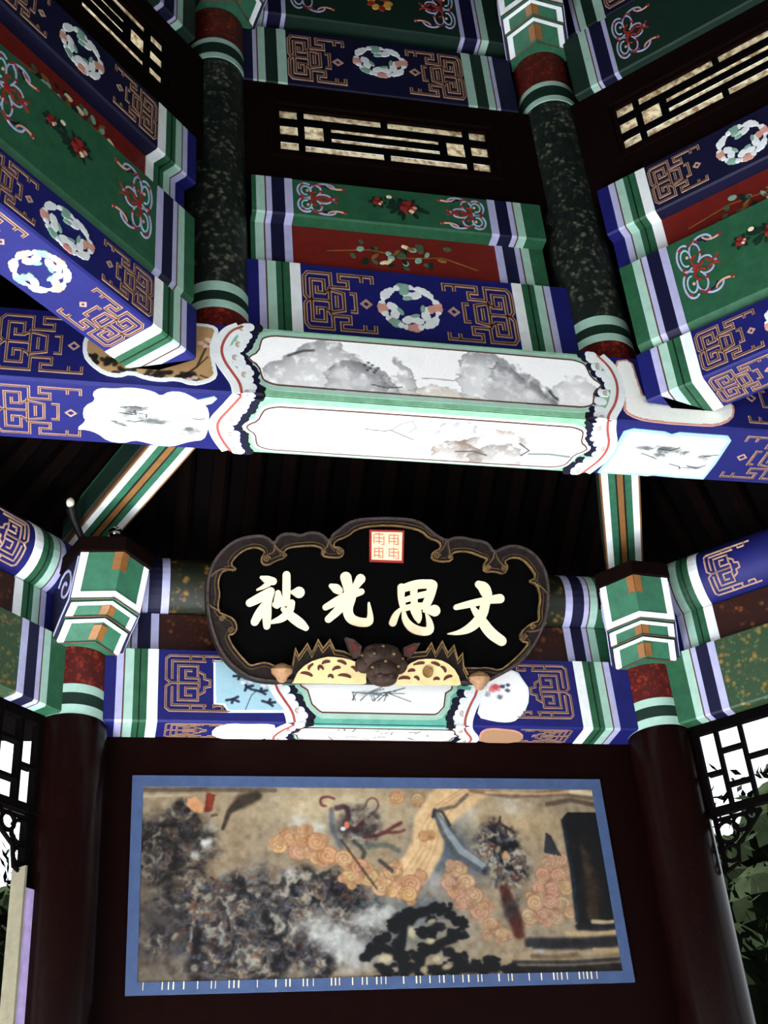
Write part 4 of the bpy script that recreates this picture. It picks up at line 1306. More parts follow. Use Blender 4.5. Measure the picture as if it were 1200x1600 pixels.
PL_IN= [(-0.3272,0.0614),(-0.3576,0.0581),(-0.3932,0.0722),(-0.4183,0.0665),(-0.4432,0.0583),(-0.4637,0.0778),(-0.4843,0.0997),(-0.5051,0.1267),(-0.5185,0.1565),(-0.4986,0.1596),(-0.4876,0.1802),(-0.5,0.2101),(-0.5331,0.2227),(-0.5493,0.2287),(-0.5532,0.2565),(-0.5476,0.2872),(-0.5553,0.3227),(-0.5473,0.359),(-0.525,0.3712),(-0.492,0.3706),(-0.5178,0.386),(-0.4984,0.4179),(-0.4685,0.4411),(-0.4329,0.4511),(-0.4018,0.4369),(-0.4157,0.4165),(-0.4136,0.3957),(-0.393,0.3904),(-0.3702,0.4055),(-0.3344,0.4201),(-0.345,0.4353),(-0.3273,0.4529),(-0.2884,0.46),(-0.2416,0.4654),(-0.21,0.4563),(-0.2149,0.4308),(-0.1782,0.4261),(-0.1466,0.4286),(-0.1389,0.4501),(-0.1549,0.4626),(-0.1759,0.4616),(-0.1709,0.483),(-0.1262,0.5011),(-0.0998,0.5264),(-0.0572,0.5393),(0.011,0.5471),(0.0812,0.5436),(0.13,0.5325),(0.1517,0.5093),(0.1898,0.5003),(0.1978,0.4764),(0.165,0.4598),(0.1621,0.4372),(0.1947,0.4279),(0.2384,0.4352),(0.2304,0.4564),(0.2497,0.467),(0.2937,0.469),(0.3321,0.4556),(0.3624,0.4462),(0.3454,0.4265),(0.3478,0.3996),(0.3865,0.404),(0.4196,0.3946),(0.4341,0.4223),(0.4177,0.4378),(0.4432,0.4552),(0.4823,0.4543),(0.5098,0.431),(0.5367,0.3887),(0.5028,0.3737),(0.5362,0.367),(0.5489,0.3189),(0.5394,0.2756),(0.5412,0.2382),(0.5103,0.2291),(0.4708,0.1959),(0.4756,0.167),(0.5031,0.1625),(0.4748,0.13),(0.43,0.0894),(0.3967,0.0651),(0.3534,0.0743),(0.3208,0.0709)]
VOL= [((-0.3986, 0.412), 0.011), ((-0.1547, 0.4467), 0.011), ((-0.3397, 0.4251), 0.007), ((-0.2098, 0.4416), 0.007), ((-0.5376, 0.2088), 0.009), ((-0.509, 0.1719), 0.009), ((0.1812, 0.4488), 0.011), ((0.2276, 0.4455), 0.007), ((0.359, 0.4136), 0.01), ((0.4172, 0.4134), 0.01), ((0.4842, 0.1805), 0.01), ((0.5156, 0.216), 0.009)]
PV = Vector((0, -.2, .533)).normalized()
PN = Vector((1, 0, 0)).cross(PV)
if PN.y > 0:
    PN = -PN
PF = Frame((0, 2.3, 3.455), (1, 0, 0), PV, PN)
plq = thing('name_board', 'black lacquered name board with four gold characters tilted above the mural', 'sign', (0, 2.3, 3.455))
BOARDBLACK = mat('black_lacquer', (3, 3, 3), rough=.7, var=.3, spec=.02)
CARVED = mat('dark_carved_wood', (30, 23, 21), rough=.6, var=.6, scale=60, bump=.6, spec=.1)
GILTEDGE = mat('worn_gilt', (120, 92, 52), rough=.45, var=.75, metal=.25, scale=50)
GOLDLEAF = mat('gold_leaf_letter', (232, 210, 172), rough=.5, var=.1, metal=.0)
PL_OUT = smooth_closed(PL_OUT, 1)
m = MB()
m.poly(PF, inset(PL_OUT, .02), -.02, .004)
m.build('board', BOARDBLACK, plq)
m = MB()
m.poly(PF, PL_OUT, -.03, .018, 0, [smooth_closed(PL_IN, 1)])
frame_o = m.build('frame', CARVED, plq)
m = MB()
m.ribbon(PF, smooth_closed(PL_IN, 1), .0042, .01, .024, 0, closed=True)
m.build('gilt_edge', GILTEDGE, frame_o)
m = MB()
m.ribbon(PF, inset(PL_OUT, .006), .008, .01, .026, 0, closed=True)
m.build('outer_bead', mat('grey_worn_bead', (62, 52, 50), rough=.5, var=.6, scale=50, spec=.1), frame_o)
for (c, r) in VOL:
    m = MB()
    m.disc(PF, c, r * 1.25, r * 1.25, 0, .022, 0, 18)
    sp = [(c[0] + r * (1.15 - j * .058) * math.cos(j * .62), c[1] + r * (1.15 - j * .058) * math.sin(j * .62)) for j in range(19)]
    m.ribbon(PF, sp, .0028, .01, .0265, 1)
    m.build('volute', [CARVED, GILTEDGE], frame_o)
# curling stems that run from the volutes up to the notches of the rim
for a_, b_, c_ in (((-.3986, .425), (-.372, .436), (-.374, .468)), ((-.3397, .432), (-.362, .444), (-.378, .468)), ((-.1547, .455), (-.182, .462), (-.189, .484)), ((-.2098, .45), (-.196, .462), (-.191, .484)),
                   ((.1812, .458), (.205, .474), (.216, .506)), ((.2276, .455), (.222, .48), (.219, .506)), ((.359, .424), (.38, .446), (.385, .472)), ((.4172, .424), (.396, .446), (.387, .472)),
                   ((-.52, .372), (-.552, .372), (-.580, .345)), ((-.545, .232), (-.572, .245), (-.590, .262)), ((.51, .374), (.548, .36), (.576, .33)), ((.50, .20), (.54, .205), (.565, .235))):
    m = MB()
    q = smooth_open([a_, b_, c_], 2)
    m.ribbon(PF, q, .009, .012, .0225, 0)
    m.ribbon(PF, q, .0024, .012, .0245, 1)
    m.build('curling_stem', [mat('carved_wood_light', (52, 42, 38), rough=.6, var=.5, spec=.1), GILTEDGE], frame_o)
m = MB()
m.ribbon(PF, inset(smooth_closed(PL_IN, 1), -.012), .0022, .012, .0205, 0, closed=True)
m.build('inner_bead', mat('dull_gilt', (84, 66, 44), rough=.5, var=.6, spec=.1), frame_o)
for nm in ('bei', 'guang', 'si', 'wen'):
    m = MB()
    for i, st in enumerate(CHARS[nm]):
        q = smooth_open(st, 2)
        m.ribbon(PF, q, .02, .003, .011 + i * .0003, 0, round_caps=True)
    m.build('character', GOLDLEAF, plq, label={'bei': 'leftmost gold character', 'guang': 'second gold character from the left', 'si': 'third gold character from the left', 'wen': 'rightmost gold character'}[nm])
# seal
S0 = [(-.050, .5305), (.070, .5335), (.067, .4215), (-.050, .4205)]
m = MB()
m.poly(PF, S0, .003, .010)
seal = m.build('seal', mat('seal_red', (150, 36, 32)), plq, label='square red and cream seal')
m = MB()
m.poly(PF, inset(S0, .010), .009, .0115)
m.build('seal_ground', CREAM, seal)
m = MB()
rr = random.Random(7)
SEALINK = mat('seal_ink', (206, 120, 96))
for cx in (-.018, .034):
    for cy in (.452, .499):
        for q in ([(-.016, .016), (.016, .016)], [(-.016, .016), (-.016, -.014)], [(0, .02), (0, -.018)], [(-.014, .004), (.014, .004)], [(.015, .012), (.015, -.016), (.005, -.016)], [(-.014, -.008), (.010, -.008)]):
            jx, jy = rr.uniform(-.002, .002), rr.uniform(-.002, .002)
            m.ribbon(PF, [(cx + a + jx, cy + b + jy) for a, b in q], .0036, .011, .0122, 0)
m.build('seal_script', SEALINK, seal)
# gilded half-moon carvings, flame crest, dragon head and knobs on the lower edge
for nm, pts, holes in (
    ('l', [(-.3034, .0068), (-.292, .034), (-.2862, .0424), (-.268, .06), (-.2459, .0737), (-.22, .083), (-.1948, .0893), (-.17, .089), (-.1432, .0866), (-.12, .081), (-.1016, .0751), (-.083, .062), (-.0703, .0479), (-.0701, .0093)],
     [(-.265, .03, .02, .006, -.2), (-.247, .056, .012, .006, 1.0), (-.20, .07, .014, .005, .3), (-.215, .046, .008, .012, .4), (-.165, .05, .014, .006, .4), (-.14, .027, .022, .006, -.1), (-.15, .072, .016, .005, -.3), (-.185, .022, .008, .008, 0), (-.11, .052, .012, .006, -.6)]),
    ('r', [(.0197, .0094), (.032, .03), (.0486, .0458), (.066, .064), (.0855, .0775), (.108, .088), (.1333, .0917), (.16, .092), (.1866, .088), (.21, .077), (.2292, .0607), (.243, .038), (.2501, .0118)],
     [(.06, .024, .02, .006, .1), (.085, .05, .012, .005, .2), (.11, .075, .02, .004, .2), (.19, .06, .012, .006, -.8), (.21, .03, .016, .006, .5), (.17, .024, .010, .006, .2), (.165, .076, .016, .004, -.3), (.10, .026, .009, .006, -.4)])):
    m = MB()
    m.poly(PF, pts, .01, .045)
    hm = m.build('half_moon_carving', mat('pale_gilt_carving', (206, 182, 130), rough=.45, var=.2), plq, label='pale gilded half moon carving')
    for x, y, a, b, ro in holes:
        m = MB()
        m.ribbon(PF, [(x + a * math.cos(q) * math.cos(ro) - b * 1.3 * math.sin(q) * math.sin(ro), y + a * math.cos(q) * math.sin(ro) + b * 1.3 * math.sin(q) * math.cos(ro), .0095 * math.sin(q + .25) ** .8 + .002) for q in np.linspace(0.05, 2.85, 9)], .008, .04, .0462, 0)
        m.build('carved_hollow', mat('hollow_brown', (74, 30, 20)), hm)
    m = MB()
    m.ribbon(PF, pts, .005, .01, .049, 0)
    m.build('gilt_rim', mat('pale_gilt_carving', (206, 182, 130)), hm)
m = MB()
m.ribbon(PF, arc(.14, .052, .016, .018, 0, 360, 16), .004, .04, .050, 0)
m.disc(PF, (.14, .052), .012, .014, .04, .0475, 1, 14)
m.build('coin_boss', [GILTEDGE, OCHRE], plq)
for pts in ([(-.3069, .0619), (-.2978, .1178), (-.2871, .0928), (-.2597, .1341), (-.2439, .1041), (-.224, .148), (-.2081, .1204), (-.1853, .1492), (-.1694, .1165), (-.1383, .1123), (-.11, .10)],
            [(.075, .105), (.0803, .1134), (.1388, .1203), (.1576, .1494), (.1708, .116), (.1952, .1557), (.2136, .1173), (.2354, .1439), (.2483, .0975), (.2647, .1187), (.2669, .0772), (.2827, .0466)]):
    m = MB()
    m.poly(PF, pts + [(pts[-1][0], .04), (pts[0][0], .04)], .008, .028, 0)
    m.ribbon(PF, pts, .005, .02, .032, 1)
    m.ribbon(PF, [(x, y - .014) for x, y in pts], .003, .02, .031, 1)
    m.build('flame_crest', [CARVED, GILTEDGE], plq)
m = MB()
fx = (PF.u, PF.v, PF.n)
for x, y, h, a, b, c in ((-.018, .085, .05, .075, .055, .05), (-.018, .045, .07, .055, .045, .055), (-.018, .02, .085, .045, .025, .045), (-.05, .1, .075, .022, .02, .022), (.014, .1, .075, .022, .02, .022), (-.018, .118, .05, .06, .022, .035), (-.035, .028, .115, .012, .010, .012), (-.001, .028, .115, .012, .010, .012), (-.075, .07, .05, .03, .03, .03), (.04, .07, .05, .03, .03, .03)):
    m.ellipsoid(PF.p(x, y, h), a, b, c, fx, 0, 16, 10)
for x, y, h in ((-.05, .102, .096), (.014, .102, .096), (-.018, .128, .083), (-.085, .098, .07), (.05, .09, .07), (-.018, .075, .118), (-.06, .055, .115), (.026, .06, .112)):
    m.ellipsoid(PF.p(x, y, h), .006, .005, .005, fx, 1, 8, 6)
BEAST = mat('beast_brown', (58, 44, 38), rough=.6, var=.6, scale=60, bump=.6, spec=.1)
head = m.build('beast_head', [BEAST, GILTEDGE], plq, smooth=True, label='dark carved beast head at the lower edge')
for pts in ([(-.1387, .1557), (-.112, .150), (-.085, .128), (-.09, .095), (-.108, .088), (-.125, .12)], [(.1123, .1454), (.088, .143), (.055, .128), (.055, .10), (.075, .095), (.095, .115)]):
    m = MB()
    m.poly(PF, pts, .03, .062, 0)
    cx, cy = sum(p[0] for p in pts) / 6, sum(p[1] for p in pts) / 6
    m.poly(PF, [(cx + (x - cx) * .5, cy + (y - cy) * .5) for x, y in pts], .06, .0645, 1)
    m.build('ear', [BEAST, RED], head)
for c in ((-.342, .0384), (.3202, .0294)):
    m = MB()
    m.lathe(PF.p(c[0], c[1] + .012, .035), [(.006, -.045), (.014, -.04), (.018, -.03), (.034, -.014), (.036, -.002), (.026, .010), (.010, .017), (.002, .019)], 20, 0, (PF.u, PF.n, PF.v))
    m.build('knob', mat('knob_wood', (150, 112, 78), rough=.6, var=.35, scale=70), plq, smooth=True)

# ------------------------------------------------------------------ the mural
MF = face(0, 2.47)
mural = thing('mural', 'large framed mural of swirling clouds, cliffs and a dark pine below the name board', 'painting', (0, 2.47, 2.54))
MX0, MX1, MZ0, MZ1 = -.797, .772, 2.538, 3.208
m = MB()
m.poly(MF, [(MX0, MZ0), (MX1, MZ0), (MX1, MZ1), (MX0, MZ1)], 0, .012, 0, [[(MX0 + .034, MZ0 + .034), (MX0 + .034, MZ1 - .036), (MX1 - .034, MZ1 - .036), (MX1 - .034, MZ0 + .034)]])
bord = m.build('border', mat('slate_blue_border', (60, 78, 112), var=.2), mural, label='slate blue border')
rr = random.Random(21)
m = MB()
x = MX0 + .05
while x < MX1 - .12:
    m.ribbon(MF, [(x, MZ0 + .012), (x + .001, MZ0 + .034)], rr.uniform(.002, .004), .011, .0128, 0)
    x += rr.choice((.012, .014, .018, .03, .04, .055))
m.build('border_ticks', [CREAM], bord)

def mural_paint(X, Y):
    # sheet units: 730 wide, 330 high, y down
    x = (X - MX0) / (MX1 - MX0) * 752 + 204
    y = 1214 + (MZ1 - Y) / (MZ1 - MZ0) * 332
    S = Sheet(x, y, (158, 140, 114))
    f = lambda s, sc: fbm(x / sc, y / sc, s)
    S.wash((f(1, 60) - .42) * 1.5, (128, 122, 112))
    S.wash((f(2, 90) - .5) * 1.6, (186, 168, 136))
    S.blob(520, 1265, 170, 48, (206, 188, 154), .75, .9)
    S.blob(790, 1285, 110, 40, (184, 160, 124), .8, .9)
    S.blob(560, 1440, 200, 80, (124, 128, 126), .75, .9, rough=.4)
    S.blob(690, 1340, 90, 70, (112, 118, 124), .8, .9, rough=.4)
    S.blob(250, 1330, 90, 60, (92, 76, 62), .8, .9, rough=.5)
    S.blob(240, 1460, 80, 110, (74, 66, 60), .85, .9, rough=.4)
    S.blob(400, 1450, 190, 100, (76, 78, 84), .8, .8, rough=.4)
    S.blob(330, 1530, 150, 30, (120, 112, 100), .7, .9, rough=.4)
    rnd = random.Random(5)
    # tangled throng at lower left
    pal = [(60, 40, 34), (40, 42, 52), (96, 110, 116), (150, 150, 140), (110, 62, 44), (70, 92, 96), (34, 28, 28), (182, 168, 140), (84, 76, 104), (120, 134, 140)]
    XS, YS = x, y
    w1, w2 = f(61, 26), f(71, 26)
    nn = fbm(x / 13 + 5 * w1, y / 13 + 5 * w2, 81, 4)
    lo, hi = nn.min(), nn.max()
    nn = np.clip((nn - .5) / .36 + .5, 0, 1)
    key = [0, .22, .36, .46, .56, .66, .78, 1]
    tones = np.array([(16, 14, 18), (40, 36, 40), (74, 56, 48), (88, 98, 104), (52, 48, 54), (126, 128, 122), (96, 66, 50), (170, 168, 154)], float)
    swirl = np.stack([np.interp(nn, key, tones[:, c]) for c in range(3)], -1)
    def tangle(cx, cy, rx, ry, op, seed, mul=1.0):
        d = np.hypot((x - cx) / rx, (y - cy) / ry) + (fbm(x / 40, y / 40, seed) - .5) * .9
        a = (op * (1 - sstep(.65, 1.05, d)))[..., None]
        S.c = S.c * (1 - a) + swirl * mul * a
    tangle(395, 1450, 185, 98, .85, 91, .9)
    S.blob(690, 1345, 60, 60, (84, 94, 104), .7, .9, rough=.5, seed=3)
    S.blob(650, 1425, 60, 30, (98, 104, 108), .7, .9, rough=.5, seed=4)
    S.blob(545, 1292, 50, 40, (120, 122, 118), .6, .9, rough=.6, seed=6)
    tangle(545, 1296, 42, 34, .55, 98)
    tangle(265, 1330, 75, 80, .8, 95, .75)
    tangle(470, 1385, 62, 34, .7, 96)
    for i in range(260):
        a, d = rnd.uniform(0, 6.28), math.sqrt(rnd.random())
        px, py = 420 + 165 * d * math.cos(a), 1445 + 85 * d * math.sin(a)
        L, an = rnd.uniform(1, 8), rnd.uniform(0, 3.14)
        q = (np.abs(XS - px) < 24) & (np.abs(YS - py) < 24)
        r0, r1 = np.where(q.any(1))[0], np.where(q.any(0))[0]
        if len(r0) == 0 or len(r1) == 0:
            continue
        sl = (slice(r0[0], r0[-1] + 1), slice(r1[0], r1[-1] + 1))
        sub = Sheet(XS[sl], YS[sl], (0, 0, 0))
        sub.c = S.c[sl]
        sub.line([(px, py), (px + L * math.cos(an), py + L * math.sin(an))], rnd.uniform(2, 6), rnd.choice(pal), .6, .8)
        S.c[sl] = sub.c
    for i in range(60):
        px, py = rnd.uniform(225, 330), rnd.uniform(1270, 1420)
        q = (np.abs(XS - px) < 20) & (np.abs(YS - py) < 20)
        r0, r1 = np.where(q.any(1))[0], np.where(q.any(0))[0]
        if len(r0) == 0 or len(r1) == 0:
            continue
        sl = (slice(r0[0], r0[-1] + 1), slice(r1[0], r1[-1] + 1))
        sub = Sheet(XS[sl], YS[sl], (0, 0, 0))
        sub.c = S.c[sl]
        sub.line([(px, py), (px + rnd.uniform(-8, 8), py + rnd.uniform(-8, 8))], rnd.uniform(2, 5), rnd.choice([(44, 36, 30), (60, 50, 42), (110, 96, 80), (36, 40, 40)]), .7, .5)
        S.c[sl] = sub.c
    for cx, cy, r, o in ((315, 1322, 12, .9), (300, 1342, 10, .7), (322, 1300, 10, .5), (455, 1288, 16, .7), (480, 1300, 18, .6), (480, 1452, 34, .75), (510, 1475, 34, .7), (555, 1442, 26, .75), (580, 1432, 18, .7), (530, 1500, 30, .6), (440, 1370, 12, .6), (720, 1270, 30, .5), (800, 1262, 26, .5), (660, 1385, 26, .35), (812, 1490, 12, .9)):
        S.blob(cx, cy, r * 1.2, r, (206, 206, 198), o, .9, rough=.4, seed=int(cx))
    S.polygon([(286, 1252), (300, 1248), (311, 1262), (310, 1275), (296, 1272), (287, 1264)], (204, 152, 110))
    S.polygon([(316, 1240), (329, 1245), (324, 1272), (312, 1273)], (128, 56, 38))
    S.line([(340, 1300, 5), (350, 1272, 8), (370, 1255, 22), (392, 1246, 16)], 10, (52, 44, 38), .85)
    S.line([(222, 1237), (300, 1236), (420, 1236)], 8, (70, 60, 52), .6)
    S.line([(222, 1248), (290, 1245)], 5, (190, 170, 140), .8)
    # the light stream descending from the top
    S.line([(735, 1226, 60), (690, 1258, 58), (662, 1292, 52), (655, 1330, 50), (630, 1368, 50), (596, 1382, 40)], 50, (216, 184, 140), .96, .15)
    for o in (-16, -6, 5, 15):
        S.line([(740 + o, 1230), (692 + o, 1260), (664 + o * .9, 1295), (656 + o * .8, 1332), (632 + o, 1368)], 2, (184, 140, 100), .6)
    def cloud(discs, fill0, edge):
        big = [(cx + rnd.uniform(-3, 3), cy + rnd.uniform(-3, 3), r * rnd.uniform(.85, 1.1)) for cx, cy, r in discs]
        small = [(cx + r * .8 * math.cos(t), cy + r * .8 * math.sin(t), r * rnd.uniform(.35, .55)) for cx, cy, r in big for t in (rnd.uniform(0, 6), rnd.uniform(0, 6), rnd.uniform(0, 6))]
        alld = big + small
        rnd.shuffle(alld)
        for cx, cy, r in alld:
            fill = tuple(v + rnd.uniform(-10, 8) for v in fill0)
            S.blob(cx, cy, r, r * .92, edge, 1, .12)
            S.blob(cx, cy, r * .9, r * .82, fill, 1, .2)
            S.line([(cx + r * (.72 - .045 * j) * math.cos(j * .75 + cx), cy + r * (.66 - .04 * j) * math.sin(j * .75 + cx)) for j in range(15)], 1.8, edge, .75)
    F1, E1 = (202, 168, 128), (158, 116, 86)
    cloud([(425, 1330, 17), (440, 1313, 16), (462, 1310, 16), (482, 1322, 18), (455, 1335, 18), (500, 1340, 18), (480, 1346, 14), (522, 1350, 18), (545, 1362, 18), (530, 1376, 16), (560, 1380, 17), (578, 1394, 15), (598, 1372, 17), (606, 1396, 18), (626, 1388, 18), (640, 1378, 12), (618, 1404, 14), (646, 1250, 12), (612, 1248, 14), (660, 1310, 10), (652, 1312, 9)], F1, E1)
    F2, E2 = (194, 162, 130), (152, 116, 92)
    cloud([(700, 1368, 16), (684, 1388, 15), (690, 1404, 16), (712, 1388, 16), (706, 1420, 16), (722, 1410, 15), (724, 1436, 16), (740, 1428, 13), (742, 1454, 15), (760, 1468, 13), (735, 1470, 10)], F2, E2)
    cloud([(868, 1352, 14), (850, 1360, 14), (836, 1376, 15), (860, 1378, 16), (876, 1372, 12), (826, 1396, 16), (848, 1398, 16), (870, 1400, 16), (816, 1418, 15), (838, 1420, 16), (862, 1424, 16), (806, 1440, 14), (828, 1444, 15), (850, 1446, 15), (872, 1440, 12)], F2, E2)
    # ribbon rocks and the two sky figures
    S.line([(672, 1272, 8), (688, 1306, 22), (706, 1340, 24), (742, 1366, 22)], 20, (88, 94, 98), .9, .2)
    S.line([(676, 1276, 3), (690, 1306, 10), (708, 1336, 12), (740, 1360, 10)], 10, (150, 158, 160), .9, .3)
    S.line([(668, 1280), (672, 1268), (684, 1272), (694, 1294)], 5, (54, 58, 66), .9)
    S.line([(728, 1242), (706, 1262), (680, 1268)], 6, (84, 78, 74), .7)
    tangle(775, 1345, 46, 78, .9, 97)
    for i in range(50):
        a, d = rnd.uniform(0, 6.28), math.sqrt(rnd.random())
        px, py = 772 + 38 * d * math.cos(a), 1345 + 70 * d * math.sin(a)
        L, an = rnd.uniform(3, 12), rnd.uniform(0, 3.14)
        S_line = [(px, py), (px + L * math.cos(an), py + L * math.sin(an))]
        q = (np.abs(XS - px) < 20) & (np.abs(YS - py) < 20)
        r0, r1 = np.where(q.any(1))[0], np.where(q.any(0))[0]
        sl = (slice(r0[0], r0[-1] + 1), slice(r1[0], r1[-1] + 1))
        sub = Sheet(XS[sl], YS[sl], (0, 0, 0))
        sub.c = S.c[sl]
        sub.line(S_line, rnd.uniform(2.5, 6), rnd.choice([(48, 50, 58), (70, 76, 84), (110, 118, 122), (92, 50, 46), (36, 36, 42), (150, 140, 110)]), .85)
        S.c[sl] = sub.c
    S.blob(779, 1343, 5, 8, (206, 150, 104), 1, .4)
    S.blob(779, 1332, 8, 5, (20, 18, 22), 1, .4)
    S.line([(770, 1400, 16), (780, 1440, 22), (784, 1468, 18)], 16, (80, 40, 30), .9)
    S.blob(776, 1430, 18, 26, (60, 58, 62), .7, .7, rough=.4)
    for pts, w, c in (([(512, 1250), (502, 1246), (490, 1250), (492, 1262), (500, 1262)], 5, (96, 40, 44)), ([(500, 1258), (514, 1270)], 8, (206, 176, 130)), ([(516, 1266), (530, 1262), (536, 1278), (524, 1296), (544, 1302)], 11, (54, 34, 44)), ([(544, 1302), (556, 1288)], 8, (70, 34, 44)), ([(548, 1270), (560, 1266), (566, 1250), (578, 1248), (584, 1262), (572, 1276)], 4, (96, 70, 70)), ([(508, 1268), (506, 1300), (520, 1330)], 10, (96, 102, 112)), ([(520, 1318), (570, 1396)], 4, (60, 50, 46)), ([(556, 1314), (584, 1310), (604, 1296), (616, 1290)], 7, (84, 40, 44)), ([(584, 1306), (612, 1306), (620, 1302)], 6, (96, 50, 46)), ([(560, 1330), (592, 1326), (608, 1336)], 10, (96, 104, 96)), ([(578, 1352), (596, 1368)], 8, (52, 54, 56)), ([(540, 1320), (556, 1336), (552, 1346)], 8, (60, 62, 60))):
        S.line(smooth_open(pts, 2), w * .8, c, .8, .6)
    S.blob(530, 1294, 5, 7, (206, 120, 84), 1, .4)
    S.blob(524, 1300, 5, 4, (220, 224, 228), 1, .4)
    # cliff, peak and shore at right
    S.polygon([(882, 1282), (892, 1272), (940, 1272), (956, 1280), (956, 1462), (880, 1462)], (24, 22, 22))
    S.line([(908, 1330, 8), (912, 1400, 26), (906, 1446, 16)], 20, (86, 68, 50), .7, .9)
    S.line([(882, 1286), (884, 1370), (880, 1450)], 7, (36, 48, 54), .9)
    S.polygon([(842, 1340), (850, 1306), (858, 1312), (870, 1346)], (52, 54, 60))
    S.line([(735, 1234), (800, 1244), (880, 1238), (940, 1246)], 9, (96, 72, 56), .6)
    S.line([(760, 1238), (850, 1240), (930, 1234)], 5, (216, 180, 140), .7)
    S.line([(860, 1258), (900, 1250), (945, 1260)], 8, (74, 60, 50), .7)
    S.line([(905, 1236), (948, 1240), (950, 1262)], 8, (220, 204, 170), .8)
    for y0, a, b, w, c in ((1452, 905, 956, 7, (196, 176, 140)), (1460, 880, 956, 10, (34, 34, 40)), (1470, 860, 956, 7, (186, 164, 124)), (1484, 800, 956, 18, (36, 36, 42)), (1496, 900, 956, 7, (176, 152, 112)), (1506, 860, 956, 8, (140, 124, 98)), (1512, 770, 956, 6, (56, 54, 54)), (1524, 760, 956, 14, (28, 26, 28)), (1494, 740, 800, 6, (150, 134, 112)), (1504, 800, 870, 7, (120, 100, 78))):
        S.line([(a, y0), ((a + b) / 2, y0 + 2), (b, y0 - 2)], w, c, .9, .4)
    # dark pine
    for pts in ([(602, 1528), (598, 1490), (606, 1460), (622, 1442)], [(624, 1528), (630, 1498), (652, 1484), (682, 1474)], [(600, 1500), (570, 1484), (552, 1496)], [(640, 1520), (690, 1520), (740, 1520)]):
        S.line(pts, 13, (18, 18, 22), .95, .4)
    for cx, cy, r in ((546, 1500, 10), (556, 1490, 11), (568, 1476, 11), (580, 1470, 10), (592, 1456, 12), (602, 1442, 12), (616, 1436, 12), (630, 1436, 11), (642, 1432, 11), (656, 1428, 12), (668, 1428, 11), (680, 1438, 11), (690, 1448, 10), (650, 1446, 10), (634, 1466, 10), (648, 1462, 11), (662, 1456, 10), (680, 1466, 10), (698, 1470, 9), (596, 1480, 12), (600, 1500, 14), (606, 1516, 14), (624, 1500, 11), (622, 1516, 12), (640, 1490, 11), (656, 1486, 11), (672, 1494, 11), (684, 1504, 11), (694, 1514, 11), (574, 1520, 13), (650, 1522, 12), (676, 1522, 12), (712, 1512, 9), (732, 1508, 11), (740, 1518, 11), (722, 1522, 11), (768, 1520, 10), (756, 1522, 9)):
        S.blob(cx, cy, r, r * .85, (18, 18, 24), .95, .35, rough=.35, seed=cx)
    for i in range(160):
        bx, by = rnd.choice([(560, 1488), (596, 1452), (630, 1434), (668, 1430), (690, 1448), (640, 1466), (684, 1468), (602, 1500), (640, 1490), (686, 1506), (576, 1520), (660, 1520), (735, 1512)])
        S_ = (bx + rnd.uniform(-14, 14), by + rnd.uniform(-9, 9))
        q = (np.abs(XS - S_[0]) < 12) & (np.abs(YS - S_[1]) < 12)
        r0, r1 = np.where(q.any(1))[0], np.where(q.any(0))[0]
        sl = (slice(r0[0], r0[-1] + 1), slice(r1[0], r1[-1] + 1))
        sub = Sheet(XS[sl], YS[sl], (0, 0, 0))
        sub.c = S.c[sl]
        sub.blob(S_[0], S_[1], rnd.uniform(3, 7), rnd.uniform(2, 5), (16, 16, 22), .9, .4)
        S.c[sl] = sub.c
    for cx, cy, rx, ry in ((618, 1464, 7, 14), (650, 1448, 10, 5), (646, 1478, 9, 6), (668, 1516, 12, 6), (632, 1520, 8, 7), (576, 1502, 14, 8), (652, 1504, 8, 5)):
        S.blob(cx, cy, rx, ry, (196, 182, 146), .8, .6, -.3)
    edge = np.minimum(np.minimum(x - 220, 942 - x), np.minimum(y - 1230, 1530 - y))
    g = (fbm(x / 9, y / 9, 77, 3) - .5)[..., None] * 46
    C = S.c + g
    for _ in range(1):
        C = (C + np.roll(C, 1, 0) + np.roll(C, -1, 0) + np.roll(C, 1, 1) + np.roll(C, -1, 1)) / 5
    return np.clip((C - 128) * 1.12 + 118, 4, 255) * .86
canvas('picture', MF, (MX0 + .034, MX1 - .034, MZ0 + .034, MZ1 - .036), 560, 236, mural_paint, mural, h=.008)

# ------------------------------------------------------------------ two small lamps on the left capital
GLASS = mat('opal_glass', (236, 226, 206), rough=.15, spec=.6, coat=.6)
LAMPBLACK = mat('lamp_black_metal', (8, 7, 7), rough=.5, spec=.15)
lamp = thing('spot_lamp', 'small spot lamp with opal bulb on a thin stalk behind the left capital', 'lamp', (-.98, 2.26, 3.86))
m = MB()
m.tube([(-.975, 2.27, 3.852, .012), (-.99, 2.24, 3.93, .010), (-1.025, 2.19, 3.99, .014), (-1.035, 2.17, 4.02, .018)], .012, 10)
m.build('stalk', LAMPBLACK, lamp, smooth=True)
m = MB()
m.ellipsoid((-1.038, 2.165, 4.035), .014, .014, .018)
m.build('bulb', GLASS, lamp, smooth=True)
lamp = thing('globe_lamp', 'small black globe lamp sitting on top of the left capital', 'lamp', (-.8895, 2.09, 3.85))
m = MB()
m.ellipsoid((-.8895, 2.09, 3.878), .022, .022, .02)
m.build('globe', mat('gloss_black_globe', (10, 10, 12), rough=.08, spec=.8, coat=1.0), lamp, smooth=True)
m = MB()
m.lathe((-.8895, 2.09, 3.851), [(.014, 0), (.014, .006), (.008, .012)], 16)
m.build('base', LAMPBLACK, lamp, smooth=True)

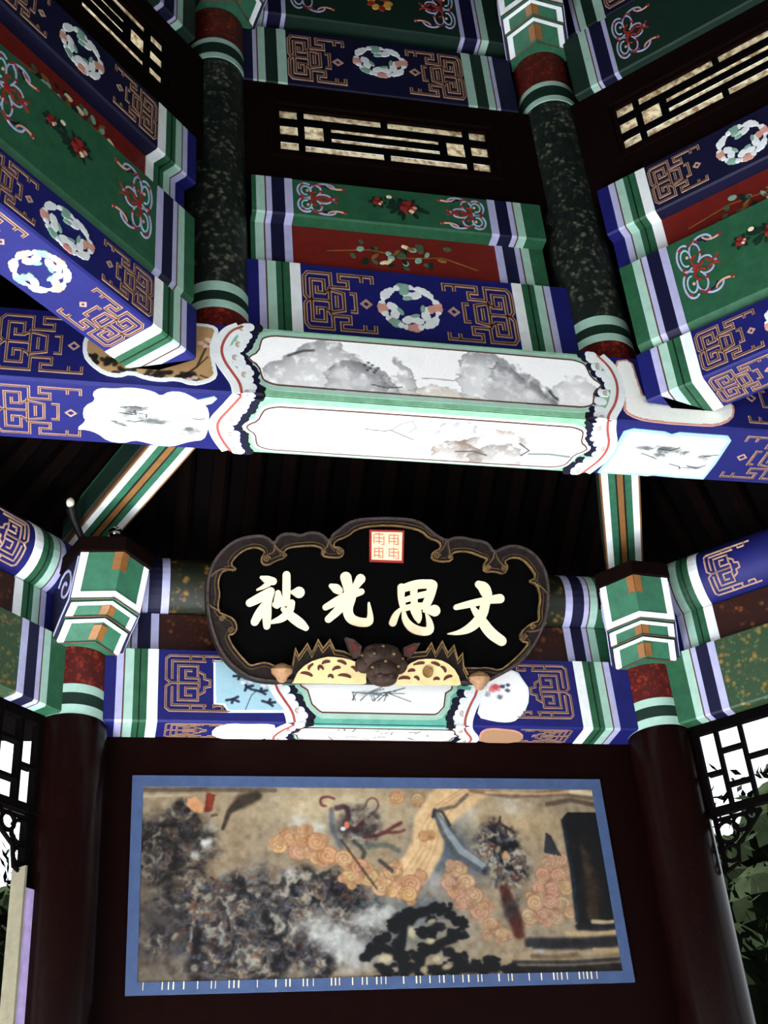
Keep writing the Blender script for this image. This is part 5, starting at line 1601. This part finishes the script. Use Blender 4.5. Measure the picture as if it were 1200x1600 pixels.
# ------------------------------------------------------------------ dark evergreens outside the open bays
BARK = mat('bark', (40, 33, 27), rough=.9)
NEEDLES = mat('evergreen_needles', (7, 10, 5), rough=.95, spec=.0, var=.5, scale=4)
def evergreen(label, c, rad, seed):
    rr = random.Random(seed)
    tree = thing('evergreen_tree', label, 'tree', (c[0], c[1], -.15))
    m = MB()
    m.tube([(c[0], c[1], -.15, .2), (c[0] + .05, c[1], 1.5, .16), (c[0], c[1], c[2] + rad[2] * .7, .06)], .1, 10)
    m.build('trunk', BARK, tree, smooth=True)
    m = MB()
    for i in range(170):
        q = Vector((rr.gauss(0, 1), rr.gauss(0, 1), rr.gauss(0, 1))).normalized() * rr.uniform(.6, .9)
        s_ = rr.uniform(.14, .24)
        m.ellipsoid((c[0] + q.x * rad[0], c[1] + q.y * rad[1], c[2] + q.z * rad[2]), rad[0] * s_, rad[1] * s_, rad[2] * s_ * .8, None, 0, 10, 7)
    m.ellipsoid(c, rad[0] * .74, rad[1] * .74, rad[2] * .76, None, 0, 24, 16)
    m.build('crown', [NEEDLES], tree)
    m = MB()
    for i in range(9000):
        q = Vector((rr.gauss(0, 1), rr.gauss(0, 1), rr.gauss(0, 1))).normalized() * rr.uniform(.75, 1.08)
        p0 = Vector((c[0] + q.x * rad[0], c[1] + q.y * rad[1], c[2] + q.z * rad[2]))
        u = Vector((rr.uniform(-1, 1), rr.uniform(-1, 1), rr.uniform(-1, 1))).normalized()
        v = u.cross(Vector((rr.uniform(-1, 1), rr.uniform(-1, 1), rr.uniform(-1, 1)))).normalized()
        m.add([p0 - u * .05, p0 + v * .02, p0 + u * .05, p0 - v * .02], [(0, 1, 2, 3)])
    fo = m.build('foliage', [NEEDLES], tree)
    fo['kind'] = 'stuff'
evergreen('dark evergreen tree seen below the right hanging lattice', (3.75, 6.7, 2.3), (2.1, 1.9, 2.5), 9)
evergreen('dark evergreen tree seen below the left hanging lattice', (-1.9, 7.6, 2.2), (2.0, 1.7, 2.5), 19)
